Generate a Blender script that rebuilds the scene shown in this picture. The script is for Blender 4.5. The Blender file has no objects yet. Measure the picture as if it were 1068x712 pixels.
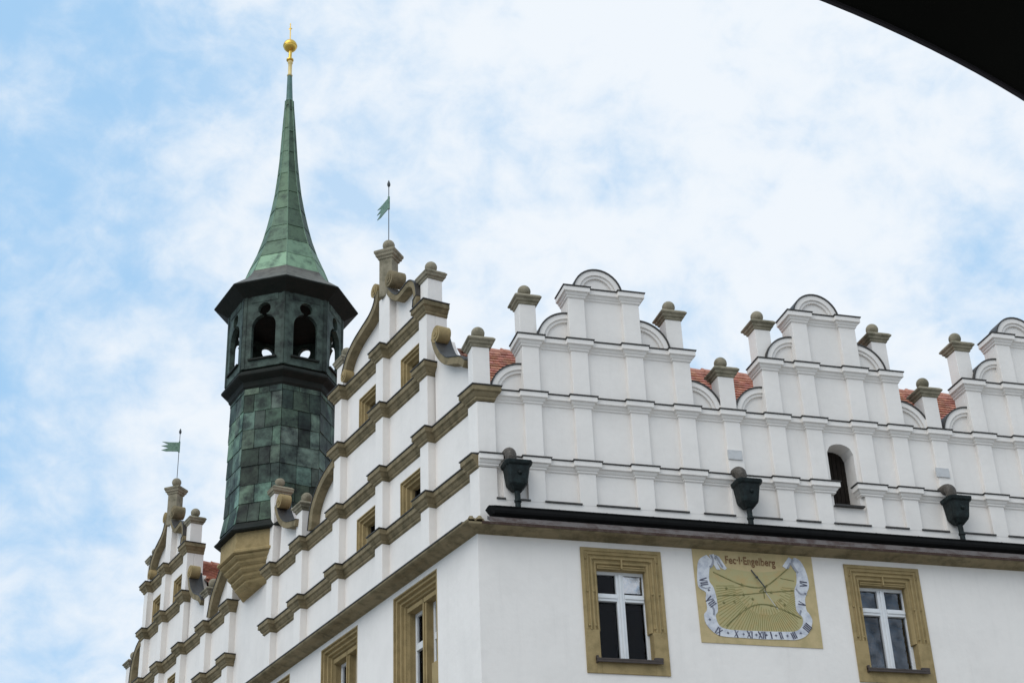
import bpy, bmesh, math, random
from mathutils import Vector, Matrix, noise
from mathutils.geometry import tessellate_polygon
random.seed(7)
PI = math.pi
U = 1.6            # metres per design unit
EYE = 1.05         # eye height in design units
S = bpy.context.scene
COL = S.collection

# ------------------------------------------------------------------ camera
yaw, pit, roll, foc = 0.2919, 0.4989, -0.042, 1628.9 / 1068 * 36
fw = Vector((math.sin(yaw) * math.cos(pit), math.cos(yaw) * math.cos(pit), math.sin(pit)))
rt = Vector((math.cos(yaw), -math.sin(yaw), 0)); up = rt.cross(fw)
r2 = math.cos(roll) * rt + math.sin(roll) * up
u2 = -math.sin(roll) * rt + math.cos(roll) * up
cd = bpy.data.cameras.new('camera'); cam = bpy.data.objects.new('camera', cd); COL.objects.link(cam)
cd.sensor_width = 36; cd.lens = foc; cd.clip_start = 0.05; cd.clip_end = 5000
cam.matrix_world = Matrix(((r2.x, u2.x, -fw.x, 0), (r2.y, u2.y, -fw.y, 0), (r2.z, u2.z, -fw.z, EYE * U), (0, 0, 0, 1)))
S.camera = cam

# ------------------------------------------------------------------ sky, sun, exposure
SUN_EL, SUN_AZ = math.radians(48), math.radians(-150)     # azimuth measured from +X
sd = Vector((math.cos(SUN_EL) * math.cos(SUN_AZ), math.cos(SUN_EL) * math.sin(SUN_AZ), math.sin(SUN_EL)))
W = bpy.data.worlds.new('World'); S.world = W; W.use_nodes = True
nt = W.node_tree; nt.nodes.clear(); N = nt.nodes.new; LK = nt.links.new
def mth(op, a=None, b=None, tree=nt, clamp=False):
    n = tree.nodes.new('ShaderNodeMath'); n.operation = op; n.use_clamp = clamp
    for i, v in enumerate((a, b)):
        if v is None: continue
        if isinstance(v, (int, float)): n.inputs[i].default_value = v
        else: tree.links.new(v, n.inputs[i])
    return n.outputs[0]
sky = N('ShaderNodeTexSky'); sky.sky_type = 'NISHITA'; sky.sun_disc = False
sky.sun_elevation = SUN_EL; sky.sun_rotation = math.atan2(sd.x, sd.y); sky.air_density = 1.0; sky.dust_density = 1.2
tc = N('ShaderNodeTexCoord'); sx = N('ShaderNodeSeparateXYZ'); LK(tc.outputs['Generated'], sx.inputs[0])
zz = mth('MAXIMUM', mth('ADD', sx.outputs[2], 0.12), 0.06)
cx = N('ShaderNodeCombineXYZ'); LK(mth('DIVIDE', sx.outputs[0], zz), cx.inputs[0]); LK(mth('DIVIDE', sx.outputs[1], zz), cx.inputs[1])
def nz(scale, det, rough, off, dist=0.0):
    mp = N('ShaderNodeMapping'); mp.inputs['Location'].default_value = off; mp.inputs['Scale'].default_value = (1, 1, 1.25); LK(tc.outputs['Generated'], mp.inputs[0])
    n = N('ShaderNodeTexNoise'); n.inputs['Scale'].default_value = scale; n.inputs['Detail'].default_value = det
    n.inputs['Roughness'].default_value = rough; n.inputs['Distortion'].default_value = dist; LK(mp.outputs[0], n.inputs['Vector'])
    return n.outputs['Fac']
big = nz(3.6, 3, .5, (3.1, 1.7, .3)); mid = nz(9.0, 8, .56, (0.4, 5.2, .7), .3); fine = nz(30, 6, .6, (7, 2, 1.1), .3)
# the cloud field thins out towards the west (left of the town hall)
lat = mth('ADD', mth('MULTIPLY', sx.outputs[0], 0.957), mth('MULTIPLY', sx.outputs[1], -0.288))   # sideways component of the direction
def ramp(val, a, b, c_, d_, smooth=False):
    n = N('ShaderNodeMapRange'); n.inputs[1].default_value = a; n.inputs[2].default_value = b
    n.inputs[3].default_value = c_; n.inputs[4].default_value = d_
    if smooth: n.interpolation_type = 'SMOOTHSTEP'
    LK(val, n.inputs[0]); return n.outputs[0]
nmix = mth('ADD', mth('ADD', mth('MULTIPLY', big, .30), mth('MULTIPLY', mid, .45)), mth('MULTIPLY', fine, .25))
cover = mth('ADD', ramp(lat, -.34, -.13, .20, .80, True), ramp(lat, .14, .32, 0, -.26, True))
cover = mth('ADD', cover, ramp(sx.outputs[2], .52, .70, .06, -.16))
cover = mth('ADD', cover, ramp(nmix, .38, .62, -.48, .50))
cr_out = ramp(cover, -.05, 1.0, 0, 1, True)
wm = N('ShaderNodeMix'); wm.data_type = 'RGBA'
haze_mix = N('ShaderNodeMix'); haze_mix.data_type = 'RGBA'; haze_mix.inputs[0].default_value = .85
LK(sky.outputs[0], haze_mix.inputs[6]); haze_mix.inputs[7].default_value = (4.2, 6.9, 9.9, 1)
hs = N('ShaderNodeHueSaturation'); LK(haze_mix.outputs[2], hs.inputs['Color']); hs.inputs['Saturation'].default_value = 1.0
LK(cr_out, wm.inputs[0]); LK(hs.outputs[0], wm.inputs[6]); wm.inputs[7].default_value = (8.55, 9.1, 9.7, 1)
bg = N('ShaderNodeBackground'); bg.inputs[1].default_value = .10; LK(wm.outputs[2], bg.inputs[0])
wo = N('ShaderNodeOutputWorld'); LK(bg.outputs[0], wo.inputs[0])

sl = bpy.data.lights.new('sun', 'SUN'); sl.energy = 1.6; sl.angle = math.radians(60); sl.color = (1, .93, .82)
so = bpy.data.objects.new('sun', sl); COL.objects.link(so)
so.rotation_euler = sd.to_track_quat('Z', 'Y').to_euler()
S.view_settings.view_transform = 'Standard'; S.view_settings.look = 'None'
S.view_settings.exposure = 0.03; S.view_settings.gamma = 1; S.view_settings.use_curve_mapping = False
S.cycles.max_bounces = 8; S.cycles.diffuse_bounces = 4; S.cycles.transparent_max_bounces = 8

# ------------------------------------------------------------------ materials
def material(name, col, rough=.8, spec=.3, metal=0, var=.08, nscale=3.0, bump=.0, bscale=40, col2=None, mix=(.45, .65), streak=0, attr=None):
    m = bpy.data.materials.new(name); m.use_nodes = True; t = m.node_tree; t.nodes.clear()
    nn = t.nodes.new; lk = t.links.new
    out = nn('ShaderNodeOutputMaterial'); b = nn('ShaderNodeBsdfPrincipled'); lk(b.outputs[0], out.inputs[0])
    b.inputs['Roughness'].default_value = rough; b.inputs['Metallic'].default_value = metal
    b.inputs['Specular IOR Level'].default_value = spec
    g = nn('ShaderNodeNewGeometry')
    n1 = nn('ShaderNodeTexNoise'); n1.inputs['Scale'].default_value = nscale; n1.inputs['Detail'].default_value = 8
    n1.inputs['Roughness'].default_value = .65; lk(g.outputs['Position'], n1.inputs['Vector'])
    mr = nn('ShaderNodeMapRange'); mr.inputs[1].default_value = mix[0]; mr.inputs[2].default_value = mix[1]; lk(n1.outputs[0], mr.inputs[0])
    mx = nn('ShaderNodeMix'); mx.data_type = 'RGBA'; lk(mr.outputs[0], mx.inputs[0])
    mx.inputs[6].default_value = (*col, 1)
    c2 = col2 if col2 else tuple(v * (1 - var) for v in col)
    mx.inputs[7].default_value = (*c2, 1)
    last = mx.outputs[2]
    if streak:
        mp = nn('ShaderNodeMapping'); mp.inputs['Scale'].default_value = (3.2, 3.2, .28); lk(g.outputs['Position'], mp.inputs[0])
        n2 = nn('ShaderNodeTexNoise'); n2.inputs['Scale'].default_value = 1.6; n2.inputs['Detail'].default_value = 7; n2.inputs['Roughness'].default_value = .7
        lk(mp.outputs[0], n2.inputs['Vector'])
        m2 = nn('ShaderNodeMapRange'); m2.inputs[1].default_value = .52; m2.inputs[2].default_value = .78; m2.inputs[3].default_value = 0; m2.inputs[4].default_value = streak
        lk(n2.outputs[0], m2.inputs[0])
        x2 = nn('ShaderNodeMix'); x2.data_type = 'RGBA'; x2.blend_type = 'MIX'; lk(m2.outputs[0], x2.inputs[0]); lk(last, x2.inputs[6])
        x2.inputs[7].default_value = (*[v * .45 for v in col], 1); last = x2.outputs[2]
    if attr:
        at = nn('ShaderNodeAttribute'); at.attribute_name = 'tone'
        x3 = nn('ShaderNodeMix'); x3.data_type = 'RGBA'; x3.blend_type = 'MULTIPLY'; x3.inputs[0].default_value = 1
        lk(last, x3.inputs[6]); lk(at.outputs['Color'], x3.inputs[7]); last = x3.outputs[2]
    lk(last, b.inputs['Base Color'])
    if bump:
        n3 = nn('ShaderNodeTexNoise'); n3.inputs['Scale'].default_value = bscale; n3.inputs['Detail'].default_value = 6; lk(g.outputs['Position'], n3.inputs['Vector'])
        bp = nn('ShaderNodeBump'); bp.inputs['Strength'].default_value = bump; bp.inputs['Distance'].default_value = .02
        lk(n3.outputs[0], bp.inputs['Height']); lk(bp.outputs[0], b.inputs['Normal'])
    return m
M = {
 'plaster': material('white_limewash', (.835, .79, .745), .9, .1, var=.055, nscale=.9, bump=.35, bscale=6, streak=.10),
 'sand': material('yellow_sandstone', (.36, .27, .135), .85, .15, nscale=3.5, col2=(.27, .205, .10), bump=.5, bscale=28, streak=.35),
 'brown': material('brown_sandstone', (.25, .20, .12), .85, .15, nscale=3.0, col2=(.145, .12, .07), bump=.5, bscale=25, streak=.45),
 'grey': material('grey_mossy_sandstone', (.30, .265, .195), .9, .12, nscale=3.2, col2=(.165, .15, .105), bump=.6, bscale=22, streak=.4),
 'lead': material('dark_sheet_metal', (.055, .05, .045), .55, .4, var=.35, nscale=6),
 'rust': material('rusty_gutter_flashing', (.055, .028, .02), .6, .3, nscale=5, col2=(.12, .09, .075), mix=(.5, .7)),
 'galv': material('pale_zinc_flashing', (.12, .105, .10), .65, .3, nscale=4, col2=(.06, .04, .035), mix=(.45, .62)),
 'gutter': material('black_gutter_paint', (.006, .006, .006), .75, .15, var=.4, nscale=5),
 'hopper': material('black_green_copper', (.006, .010, .010), .6, .25, nscale=9, col2=(.014, .024, .024), bump=.5, bscale=30),
 'spout': material('weathered_spout_metal', (.055, .045, .036), .6, .4, nscale=16, col2=(.12, .105, .09), bump=.5, bscale=40),
 'wood': material('white_window_paint', (.74, .75, .76), .45, .4, var=.06, nscale=5),
 'interior': material('unlit_room_dark', (.03, .028, .026), .9, .1),  # near-black colour stands in for the shade inside unlit rooms
 'shutter': material('dark_stained_shutter', (.018, .013, .010), .8, .2, var=.4, nscale=8),
 'curtain': material('pale_blind_fabric', (.75, .74, .75), .9, .1, col2=(.55, .54, .56), nscale=9),
 'sill': material('brown_sill_metal', (.06, .045, .038), .55, .4, var=.3, nscale=6),
 'tile': material('red_clay_tile', (.54, .27, .20), .8, .2, nscale=7, col2=(.42, .19, .135), bump=.4, bscale=30, attr=True),
 'copper': material('verdigris_copper', (.115, .165, .122), .66, .25, nscale=2.1, col2=(.022, .031, .026), mix=(.38, .62), bump=.35, bscale=9, streak=.7, attr=True),
 'copper_lantern': material('dark_lantern_copper', (.07, .10, .082), .66, .25, nscale=2.6, col2=(.013, .019, .016), mix=(.40, .66), bump=.35, bscale=9, streak=.6, attr=True),
 'copper_spire': material('green_spire_copper', (.165, .26, .175), .62, .3, nscale=2.6, col2=(.045, .075, .055), mix=(.47, .72), bump=.3, bscale=8, streak=.45, attr=True),
 'copper_dark': material('dark_brown_copper', (.016, .018, .015), .75, .2, nscale=3, col2=(.010, .014, .011), bump=.3, bscale=10),
 'copper_roof': material('grey_brown_copper', (.125, .12, .10), .6, .35, nscale=3, col2=(.075, .068, .058), bump=.3, bscale=10, streak=.4),
 'copper_new': material('blue_green_copper', (.10, .19, .17), .6, .35, nscale=4, col2=(.07, .13, .11)),
 'gold': material('gilded_metal', (.75, .49, .10), .34, .5, metal=.85, var=.15, nscale=8),
 'gilt_pale': material('pale_gilt_paint', (.78, .60, .26), .5, .4, metal=.1, var=.1, nscale=8),
 'flag': material('vane_verdigris', (.17, .27, .20), .6, .3, nscale=12, col2=(.09, .16, .12)),
 'iron': material('dark_iron', (.05, .055, .055), .5, .4),
 'dial': material('ochre_dial_paint', (.52, .41, .225), .9, .1, nscale=2.6, col2=(.42, .34, .18), streak=.2),
 'dial_field': material('greenish_dial_field', (.43, .38, .20), .9, .1, nscale=4.5, col2=(.46, .35, .17)),
 'ribbon': material('white_ribbon_paint', (.66, .67, .70), .9, .1, nscale=5, col2=(.44, .46, .52)),
 'ribbon_fold': material('grey_ribbon_fold_paint', (.27, .28, .32), .9, .1, nscale=6, col2=(.42, .42, .45)),
 'ink': material('dark_numeral_paint', (.07, .07, .10), .9, .1, col2=(.20, .20, .25), nscale=9),
 'redink': material('faded_red_brown_lettering', (.17, .09, .05), .9, .1, col2=(.33, .23, .12), nscale=9),
 'green_line': material('faded_green_line_paint', (.17, .165, .07), .9, .1, col2=(.3, .26, .12), nscale=7),
 'hatch': material('pale_green_hatch_paint', (.235, .225, .085), .9, .1, col2=(.31, .26, .105), nscale=5, mix=(.4, .6)),
 'plate': material('grey_vent_plate', (.56, .56, .56), .6, .4, var=.1, nscale=9),
 'canvas': material('black_canvas', (.010, .010, .008), .9, .05, var=.2),
 'hem': material('dark_grey_hem', (.045, .04, .045), .9, .05),
 'paving': material('granite_setts', (.30, .29, .27), .85, .2, nscale=2, col2=(.22, .21, .2), bump=.6, bscale=7),
 'render': material('pale_plaster_back', (.6, .59, .56), .9, .1),
}
def glass_material(name, base, tint):
    gm = bpy.data.materials.new(name); gm.use_nodes = True; t = gm.node_tree; t.nodes.clear()
    o_ = t.nodes.new('ShaderNodeOutputMaterial'); mx_ = t.nodes.new('ShaderNodeMixShader'); tr = t.nodes.new('ShaderNodeBsdfTransparent')
    gl = t.nodes.new('ShaderNodeBsdfGlossy'); gl.inputs['Roughness'].default_value = .04; fr = t.nodes.new('ShaderNodeFresnel'); fr.inputs[0].default_value = 1.45
    tr.inputs[0].default_value = (.82, .85, .85, 1); gl.inputs[0].default_value = (*tint, 1)
    g = t.nodes.new('ShaderNodeNewGeometry'); n3 = t.nodes.new('ShaderNodeTexNoise'); n3.inputs['Scale'].default_value = 2.2; t.links.new(g.outputs['Position'], n3.inputs['Vector'])
    n3.inputs['Detail'].default_value = 4
    bp = t.nodes.new('ShaderNodeBump'); bp.inputs['Strength'].default_value = .5; bp.inputs['Distance'].default_value = .03; t.links.new(n3.outputs[0], bp.inputs['Height'])
    t.links.new(bp.outputs[0], gl.inputs['Normal'])
    mr = t.nodes.new('ShaderNodeMapRange'); mr.inputs[1].default_value = .38; mr.inputs[2].default_value = .62; mr.inputs[3].default_value = base * .3; mr.inputs[4].default_value = base * 1.6; t.links.new(n3.outputs[0], mr.inputs[0])
    ad = t.nodes.new('ShaderNodeMath'); ad.operation = 'ADD'; t.links.new(fr.outputs[0], ad.inputs[0]); t.links.new(mr.outputs[0], ad.inputs[1])
    t.links.new(ad.outputs[0], mx_.inputs[0]); t.links.new(tr.outputs[0], mx_.inputs[1]); t.links.new(gl.outputs[0], mx_.inputs[2]); t.links.new(mx_.outputs[0], o_.inputs[0])
    return gm
M['glass'] = glass_material('window_glass', .0, (.22, .22, .24))
M['glass_sky'] = glass_material('sky_reflecting_glass', .45, (.62, .62, .64))
M['glass_dim'] = glass_material('patchy_reflection_glass', .10, (.42, .42, .45))  # clean glass; extra uneven gloss gives the greyish reflections


# ------------------------------------------------------------------ frames (design units -> metres)
AL = .2404; XL = 5.3838
nL = Vector((math.cos(AL), math.sin(AL), 0)); tL = Vector((-math.sin(AL), math.cos(AL), 0)); C0 = Vector((XL, 20, 0))
def Wd(p): return Vector((p.x * U, p.y * U, (p.z + EYE) * U))
def FR(s, d, z): return Wd(Vector((XL + s, 20 - d, z)))
def FL(s, d, z):
    p = C0 + tL * s - nL * d; return Wd(Vector((p.x, p.y, z)))
def corner_plan(e):      # plan point where both facade planes, moved outwards by e, meet
    y = 20 - e; x = (C0.dot(nL) - e - nL.y * y) / nL.x
    return (x, y)
def plan(side, s, d):
    if side == 'R': return (XL + s, 20 - d)
    p = C0 + tL * s - nL * d; return (p.x, p.y)
def PW(x, y, z): return Wd(Vector((x, y, z)))

# ------------------------------------------------------------------ mesh builder
class MB:
    def __init__(s): s.v = []; s.f = []; s.tone = []
    def add(s, vs, fs, tone=None):
        o = len(s.v); s.v += [Vector(v) for v in vs]
        for f in fs: s.f.append([i + o for i in f]); s.tone.append(tone or (1, 1, 1))
    def box(s, F, s0, s1, d0, d1, z0, z1, tone=None):
        vs = [F(a, b, c) for c in (z0, z1) for b in (d0, d1) for a in (s0, s1)]
        s.add(vs, [(0, 2, 3, 1), (4, 5, 7, 6), (0, 1, 5, 4), (1, 3, 7, 5), (3, 2, 6, 7), (2, 0, 4, 6)], tone)
    def prism(s, pts, z0, z1):          # plan polygon, design units
        n = len(pts); vs = [PW(x, y, z0) for x, y in pts] + [PW(x, y, z1) for x, y in pts]
        s.add(vs, [tuple(range(n))[::-1], tuple(range(n, 2 * n))] + [(i, (i + 1) % n, n + (i + 1) % n, n + i) for i in range(n)])
    def plate(s, F, outline, d0, d1, holes=()):      # polygon in the facade plane, with holes, given thickness
        loops = [[Vector((a, b, 0)) for a, b in outline]] + [[Vector((a, b, 0)) for a, b in h] for h in holes]
        tris = tessellate_polygon(loops); flat = [p for l in loops for p in l]; n = len(flat)
        vs = [F(p.x, d0, p.y) for p in flat] + [F(p.x, d1, p.y) for p in flat]
        fs = [tuple(t) for t in tris] + [tuple(i + n for i in t)[::-1] for t in tris]
        o = 0
        for l in loops:
            k = len(l)
            for i in range(k): fs.append((o + i, o + (i + 1) % k, n + o + (i + 1) % k, n + o + i))
            o += k
        s.add(vs, fs)
    def band(s, F, path, wdt, d0, d1):  # strip following a path in the facade plane
        L, Rr = [], []
        n = len(path)
        for i, (a, b) in enumerate(path):
            p = Vector(path[max(i - 1, 0)]); q = Vector(path[min(i + 1, n - 1)]); t_ = (q - p).normalized(); m = Vector((-t_.y, t_.x)) * wdt / 2
            L.append((a + m.x, b + m.y)); Rr.append((a - m.x, b - m.y))
        vs = []
        for i in range(n):
            for (a, b) in (L[i], Rr[i]):
                for d in (d0, d1): vs.append(F(a, d, b))
        fs = []
        for i in range(n - 1):
            a = i * 4; b = a + 4
            fs += [(a, b, b + 2, a + 2), (a + 1, a + 3, b + 3, b + 1), (a, a + 1, b + 1, b), (a + 2, b + 2, b + 3, a + 3)]
        fs += [(0, 2, 3, 1), (4 * n - 4, 4 * n - 3, 4 * n - 1, 4 * n - 2)]
        s.add(vs, fs)
    def tube(s, pts, r, seg=10):        # world points
        n = len(pts); rr = r if isinstance(r, (list, tuple)) else [r] * n; vs = []
        for i, p in enumerate(pts):
            t_ = (pts[min(i + 1, n - 1)] - pts[max(i - 1, 0)]).normalized()
            a = t_.orthogonal().normalized() if i == 0 else (a - t_ * a.dot(t_)).normalized(); b = t_.cross(a)
            vs += [p + (a * math.cos(2 * PI * k / seg) + b * math.sin(2 * PI * k / seg)) * rr[i] for k in range(seg)]
        fs = [(i * seg + k, i * seg + (k + 1) % seg, (i + 1) * seg + (k + 1) % seg, (i + 1) * seg + k) for i in range(n - 1) for k in range(seg)]
        s.add(vs, fs + [tuple(range(seg))[::-1], tuple(range((n - 1) * seg, n * seg))])
    def lathe(s, c, prof, seg=20, a0=0, tone=None):     # c: world base point, prof [(r,h)] metres
        vs = []; n = len(prof)
        for r, h in prof: vs += [c + Vector((r * math.cos(a0 + 2 * PI * k / seg), r * math.sin(a0 + 2 * PI * k / seg), h)) for k in range(seg)]
        fs = [(i * seg + k, i * seg + (k + 1) % seg, (i + 1) * seg + (k + 1) % seg, (i + 1) * seg + k) for i in range(n - 1) for k in range(seg)]
        s.add(vs, fs + [tuple(range(seg))[::-1], tuple(range((n - 1) * seg, n * seg))], tone)
    def ball(s, c, r, seg=20, squash=1):
        s.lathe(c, [(max(r * math.sin(PI * i / 12), r * .01), -r * squash * math.cos(PI * i / 12)) for i in range(13)], seg)
    def sweep(s, path, prof, closed_prof=True, segs=None):   # path: plan points with the outside on the right hand; prof [(outset,z)]
        n = len(path); P = [Vector(p) for p in path]; rings = []
        for i in range(n):
            nn_ = []
            if i > 0: e = (P[i] - P[i - 1]).normalized(); nn_.append(Vector((e.y, -e.x)))
            if i < n - 1: e = (P[i + 1] - P[i]).normalized(); nn_.append(Vector((e.y, -e.x)))
            if len(nn_) == 2:
                b = nn_[0] + nn_[1]; m = b / max(b.dot(nn_[0]), .2)
            else: m = nn_[0]
            rings.append([PW(P[i].x + m.x * o, P[i].y + m.y * o, z) for o, z in prof])
        k = len(prof); vs = [v for r in rings for v in r]; fs = []
        for i in (segs if segs is not None else range(n - 1)):
            for j in range(k if closed_prof else k - 1):
                a, b = j, (j + 1) % k
                fs.append((i * k + a, (i + 1) * k + a, (i + 1) * k + b, i * k + b))
        if closed_prof: fs += [tuple(range(k)), tuple(range((n - 1) * k, n * k))[::-1]]
        s.add(vs, fs)

ORG = {}
def link(name, mb, mat, parent=None, smooth=0, bevel=0, org=None, weld=False):
    lo = Vector([min(v[i] for v in mb.v) for i in range(3)]); hi_ = Vector([max(v[i] for v in mb.v) for i in range(3)])
    o = Vector(((lo.x + hi_.x) / 2, (lo.y + hi_.y) / 2, lo.z)) if org is None else org
    me = bpy.data.meshes.new(name); me.from_pydata([v - o for v in mb.v], [], mb.f)
    ca = me.color_attributes.new('tone', 'FLOAT_COLOR', 'CORNER')
    for p in me.polygons:
        for li in p.loop_indices: ca.data[li].color = (*mb.tone[p.index], 1)
    bm = bmesh.new(); bm.from_mesh(me)
    if weld: bmesh.ops.remove_doubles(bm, verts=bm.verts, dist=.0005)
    bmesh.ops.recalc_face_normals(bm, faces=bm.faces); bm.to_mesh(me); bm.free()
    me.materials.append(M[mat] if isinstance(mat, str) else mat)
    if smooth:
        me.polygons.foreach_set('use_smooth', [True] * len(me.polygons)); me.set_sharp_from_angle(angle=math.radians(smooth))
    ob = bpy.data.objects.new(name, me); COL.objects.link(ob)
    if bevel:
        m = ob.modifiers.new('bevel', 'BEVEL'); m.width = bevel; m.segments = 2; m.limit_method = 'ANGLE'; m.angle_limit = math.radians(35); m.use_clamp_overlap = True
    ORG[ob.name] = o
    if parent: ob.parent = parent; ob.location = o - ORG[parent.name]
    else: ob.location = o
    return ob
def thing(name, label, cat, org, group=None):
    o = bpy.data.objects.new(name, None); COL.objects.link(o); o.location = org; ORG[o.name] = org
    o['label'] = label; o['category'] = cat; o.empty_display_size = .3
    if group: o['group'] = group
    return o
def copy_part(src, parent, org):       # copy a part with its sub-parts
    c_ = src.copy(); COL.objects.link(c_); c_.parent = parent; ORG[c_.name] = org; c_.location = org - ORG[parent.name]
    for ch in src.children:
        d_ = ch.copy(); COL.objects.link(d_); d_.parent = c_; ORG[d_.name] = org + ch.location
    return c_

# ================================================================== GROUND
g = MB(); g.add([(-900, -900, 0), (900, -900, 0), (900, 900, 0), (-900, 900, 0)], [(0, 1, 2, 3)])
go = link('ground', g, 'paving'); go['kind'] = 'structure'

# ================================================================== TOWN HALL
hall = thing('town_hall', 'white Renaissance town hall with scrolled gables and stepped attic at a street corner', 'building', PW(XL, 20, -EYE))
RE, LE = 15.3, 17.75                    # ends of the two facades (design units)
cz = corner_plan
# --- lower walls with window holes
RW = [(1.51, 2.74, 6.27, 8.115), (5.67, 6.92, 6.32, 8.12), (9.9, 11.15, 6.3, 8.12), (12.6, 13.85, 6.3, 8.12)]
LW = [(1.28, 2.76, 6.05, 8.13), (4.09, 5.56, 6.05, 8.13), (6.95, 8.42, 6.05, 8.13), (9.8, 11.27, 6.05, 8.13), (12.6, 14.07, 6.05, 8.13), (15.3, 16.77, 6.05, 8.13)]
def rect(a, b, c_, d_): return [(a, c_), (b, c_), (b, d_), (a, d_)]
JB = .05
w = MB()
low = [(a, b, 2.0, 3.9) for a, b, _, _ in RW]; lowl = [(a, b, 2.0, 3.9) for a, b, _, _ in LW]
w.plate(FR, rect(.45, RE, -EYE - .1, 8.30), 0, -.5, [rect(a + JB, b - JB, c_ + JB, d_ - JB) for a, b, c_, d_ in RW + low])
w.plate(FL, rect(.45, LE, -EYE - .1, 8.30), 0, -.5, [rect(a + .006, b - .006, c_ + .006, d_ - .006) for a, b, c_, d_ in LW + lowl])
w.prism([plan('L', .45, 0), cz(0), plan('R', .45, 0), plan('R', .45, -.5), cz(-.5), plan('L', .45, -.5)], -EYE - .1, 8.30)
link('wall', w, 'plaster', hall, bevel=.012)
# back and end walls, partition coloured dark so the rooms read as unlit, floor slab of the attic
bk = MB()
q1 = plan('R', RE, -.5); q2 = plan('L', LE, -.5)
back = [plan('R', RE - .001, 0), plan('R', RE - .001, -9), plan('L', LE - .001, -9), plan('L', LE - .001, 0)]
for a, b in zip(back[:-1], back[1:]):
    e = (Vector(b) - Vector(a)).normalized(); m = Vector((-e.y, e.x)) * .2
    bk.prism([a, b, (b[0] + m.x, b[1] + m.y), (a[0] + m.x, a[1] + m.y)], -EYE, 8.7)
link('rear_wall', bk, 'render', hall)
pt = MB()
pt.prism([plan('L', LE - .1, -.52), cz(-.52), plan('R', RE - .1, -.52), plan('R', RE - .1, -8.9), plan('L', LE - .1, -8.9)], 8.12, 8.20)
pt.prism([plan('L', LE - .1, -.52), cz(-.52), plan('R', RE - .1, -.52), plan('R', RE - .1, -8.9), plan('L', LE - .1, -8.9)], 5.2, 5.3)
pt.box(FR, 2.2, RE - .2, -2.6, -2.7, 5.3, 8.12); pt.box(FL, 2.2, LE - .2, -2.6, -2.7, 5.3, 8.12)
for s_ in (3.6, 8.3): pt.box(FR, s_, s_ + .1, -.52, -2.6, 5.3, 8.12)
for s_ in (3.4, 6.2, 9.1): pt.box(FL, s_, s_ + .1, -.52, -2.6, 5.3, 8.12)
link('room_partition', pt, 'interior', hall)

# --- main stone cornice, flashing and gutter
c = MB(); prof = [(-.12, 8.215), (0, 8.215), (.012, 8.228), (.05, 8.232), (.085, 8.243), (.12, 8.262), (.15, 8.268), (.2, 8.274), (.232, 8.286), (.25, 8.300), (.25, 8.335), (-.12, 8.42)]
mainpath = [plan('L', LE, 0), cz(0), plan('R', RE, 0)]
c.sweep(mainpath, prof, segs=[0])
profR = [(-.12, 8.205), (0, 8.205), (.012, 8.216), (.05, 8.219), (.085, 8.226), (.12, 8.238), (.15, 8.242), (.2, 8.246), (.232, 8.252), (.25, 8.262), (.25, 8.296), (-.12, 8.39)]
c.sweep(mainpath, profR, segs=[1]); mc = link('cornice', c, 'brown', hall, bevel=.01); mc['label'] = 'long moulded brown sandstone cornice under the attic'
c = MB(); c.sweep([plan('L', LE, 0), cz(0)], [(.262, 8.329), (.262, 8.347), (-.1, 8.436), (-.1, 8.424)]); link('flashing', c, 'lead', mc)
c = MB(); c.sweep([plan('R', .0, 0), plan('R', RE, 0)], [(.262, 8.266), (.268, 8.304), (.20, 8.318), (-.06, 8.40), (-.06, 8.392), (.19, 8.306)]); link('flashing', c, 'rust', mc)
c = MB(); c.sweep([plan('R', .12, 0), plan('R', RE, 0)], [(.262, 8.309), (.256, 8.317), (.185, 8.405), (.10, 8.45), (.10, 8.40)]); link('flashing', c, 'galv', mc)
c = MB(); gp = [(.03, 8.49), (.06, 8.468), (.10, 8.462), (.145, 8.468), (.17, 8.487), (.18, 8.52), (.175, 8.565), (.185, 8.575), (.185, 8.59), (.16, 8.59), (.16, 8.50), (.12, 8.45), (.045, 8.47), (.04, 8.59), (.03, 8.59)]
c.sweep([plan('R', .21, 0), plan('R', RE, 0)], gp)
for k in range(int((RE - .4) / .72)):
    s0 = .45 + k * .72; c.box(FR, s0, s0 + .02, -.06, .17, 8.592, 8.60)
c.plate(FR, [(.21, 8.588), (.13, 8.582), (.11, 8.562), (.15, 8.51), (.19, 8.465), (.21, 8.458)], .032, .184)
link('gutter', c, 'gutter', hall)
c = MB()
for k in range(9):
    a = -.16 + random.random() * .24; b = random.uniform(.10, .22); h = random.uniform(.015, .05)
    c.lathe(FR(a, b, 8.335), [(h * 2.2, 0), (h * 1.9, .03), (h * 1.1, .05 + h)], random.choice([5, 6, 7]), a0=random.random() * 3)
link('broken_mortar', c, 'brown', hall)

# --- attic tiers
PIL, PAN, BACK = -.08, -.14, -.5
PANL = -.21
def pan(F): return PANL if F is FL else PAN
def corner2(eL, eR):
    y = 20 - eR; return ((C0.dot(nL) - eL - nL.y * y) / nL.x, y)
RC = {'B': [(.73, 1.15), (1.52, 1.94), (2.42, 2.85), (3.20, 3.63), (4.71, 5.14), (5.35, 5.77), (6.20, 6.64), (6.85, 7.27), (8.37, 8.79), (9.12, 9.54), (10.02, 10.45), (10.78, 11.2), (12.3, 12.72), (13.05, 13.47), (13.95, 14.37), (14.7, 15.12)]}
RC['C'] = sorted(RC['B'] + [(3.96, 4.37), (7.56, 7.98), (11.54, 11.96)])
LC = [(1.60, 2.03), (3.27, 3.70), (5.02, 5.46), (6.68, 7.13), (8.12, 8.56)]
L2 = [(10.38, 10.84), (11.80, 12.27), (13.36, 13.78), (14.84, 15.26), (16.15, 16.56), (17.15, 17.57)]
ZB, ZC, ZD, ZE = 9.50, 10.58, 11.56, 12.51
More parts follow.
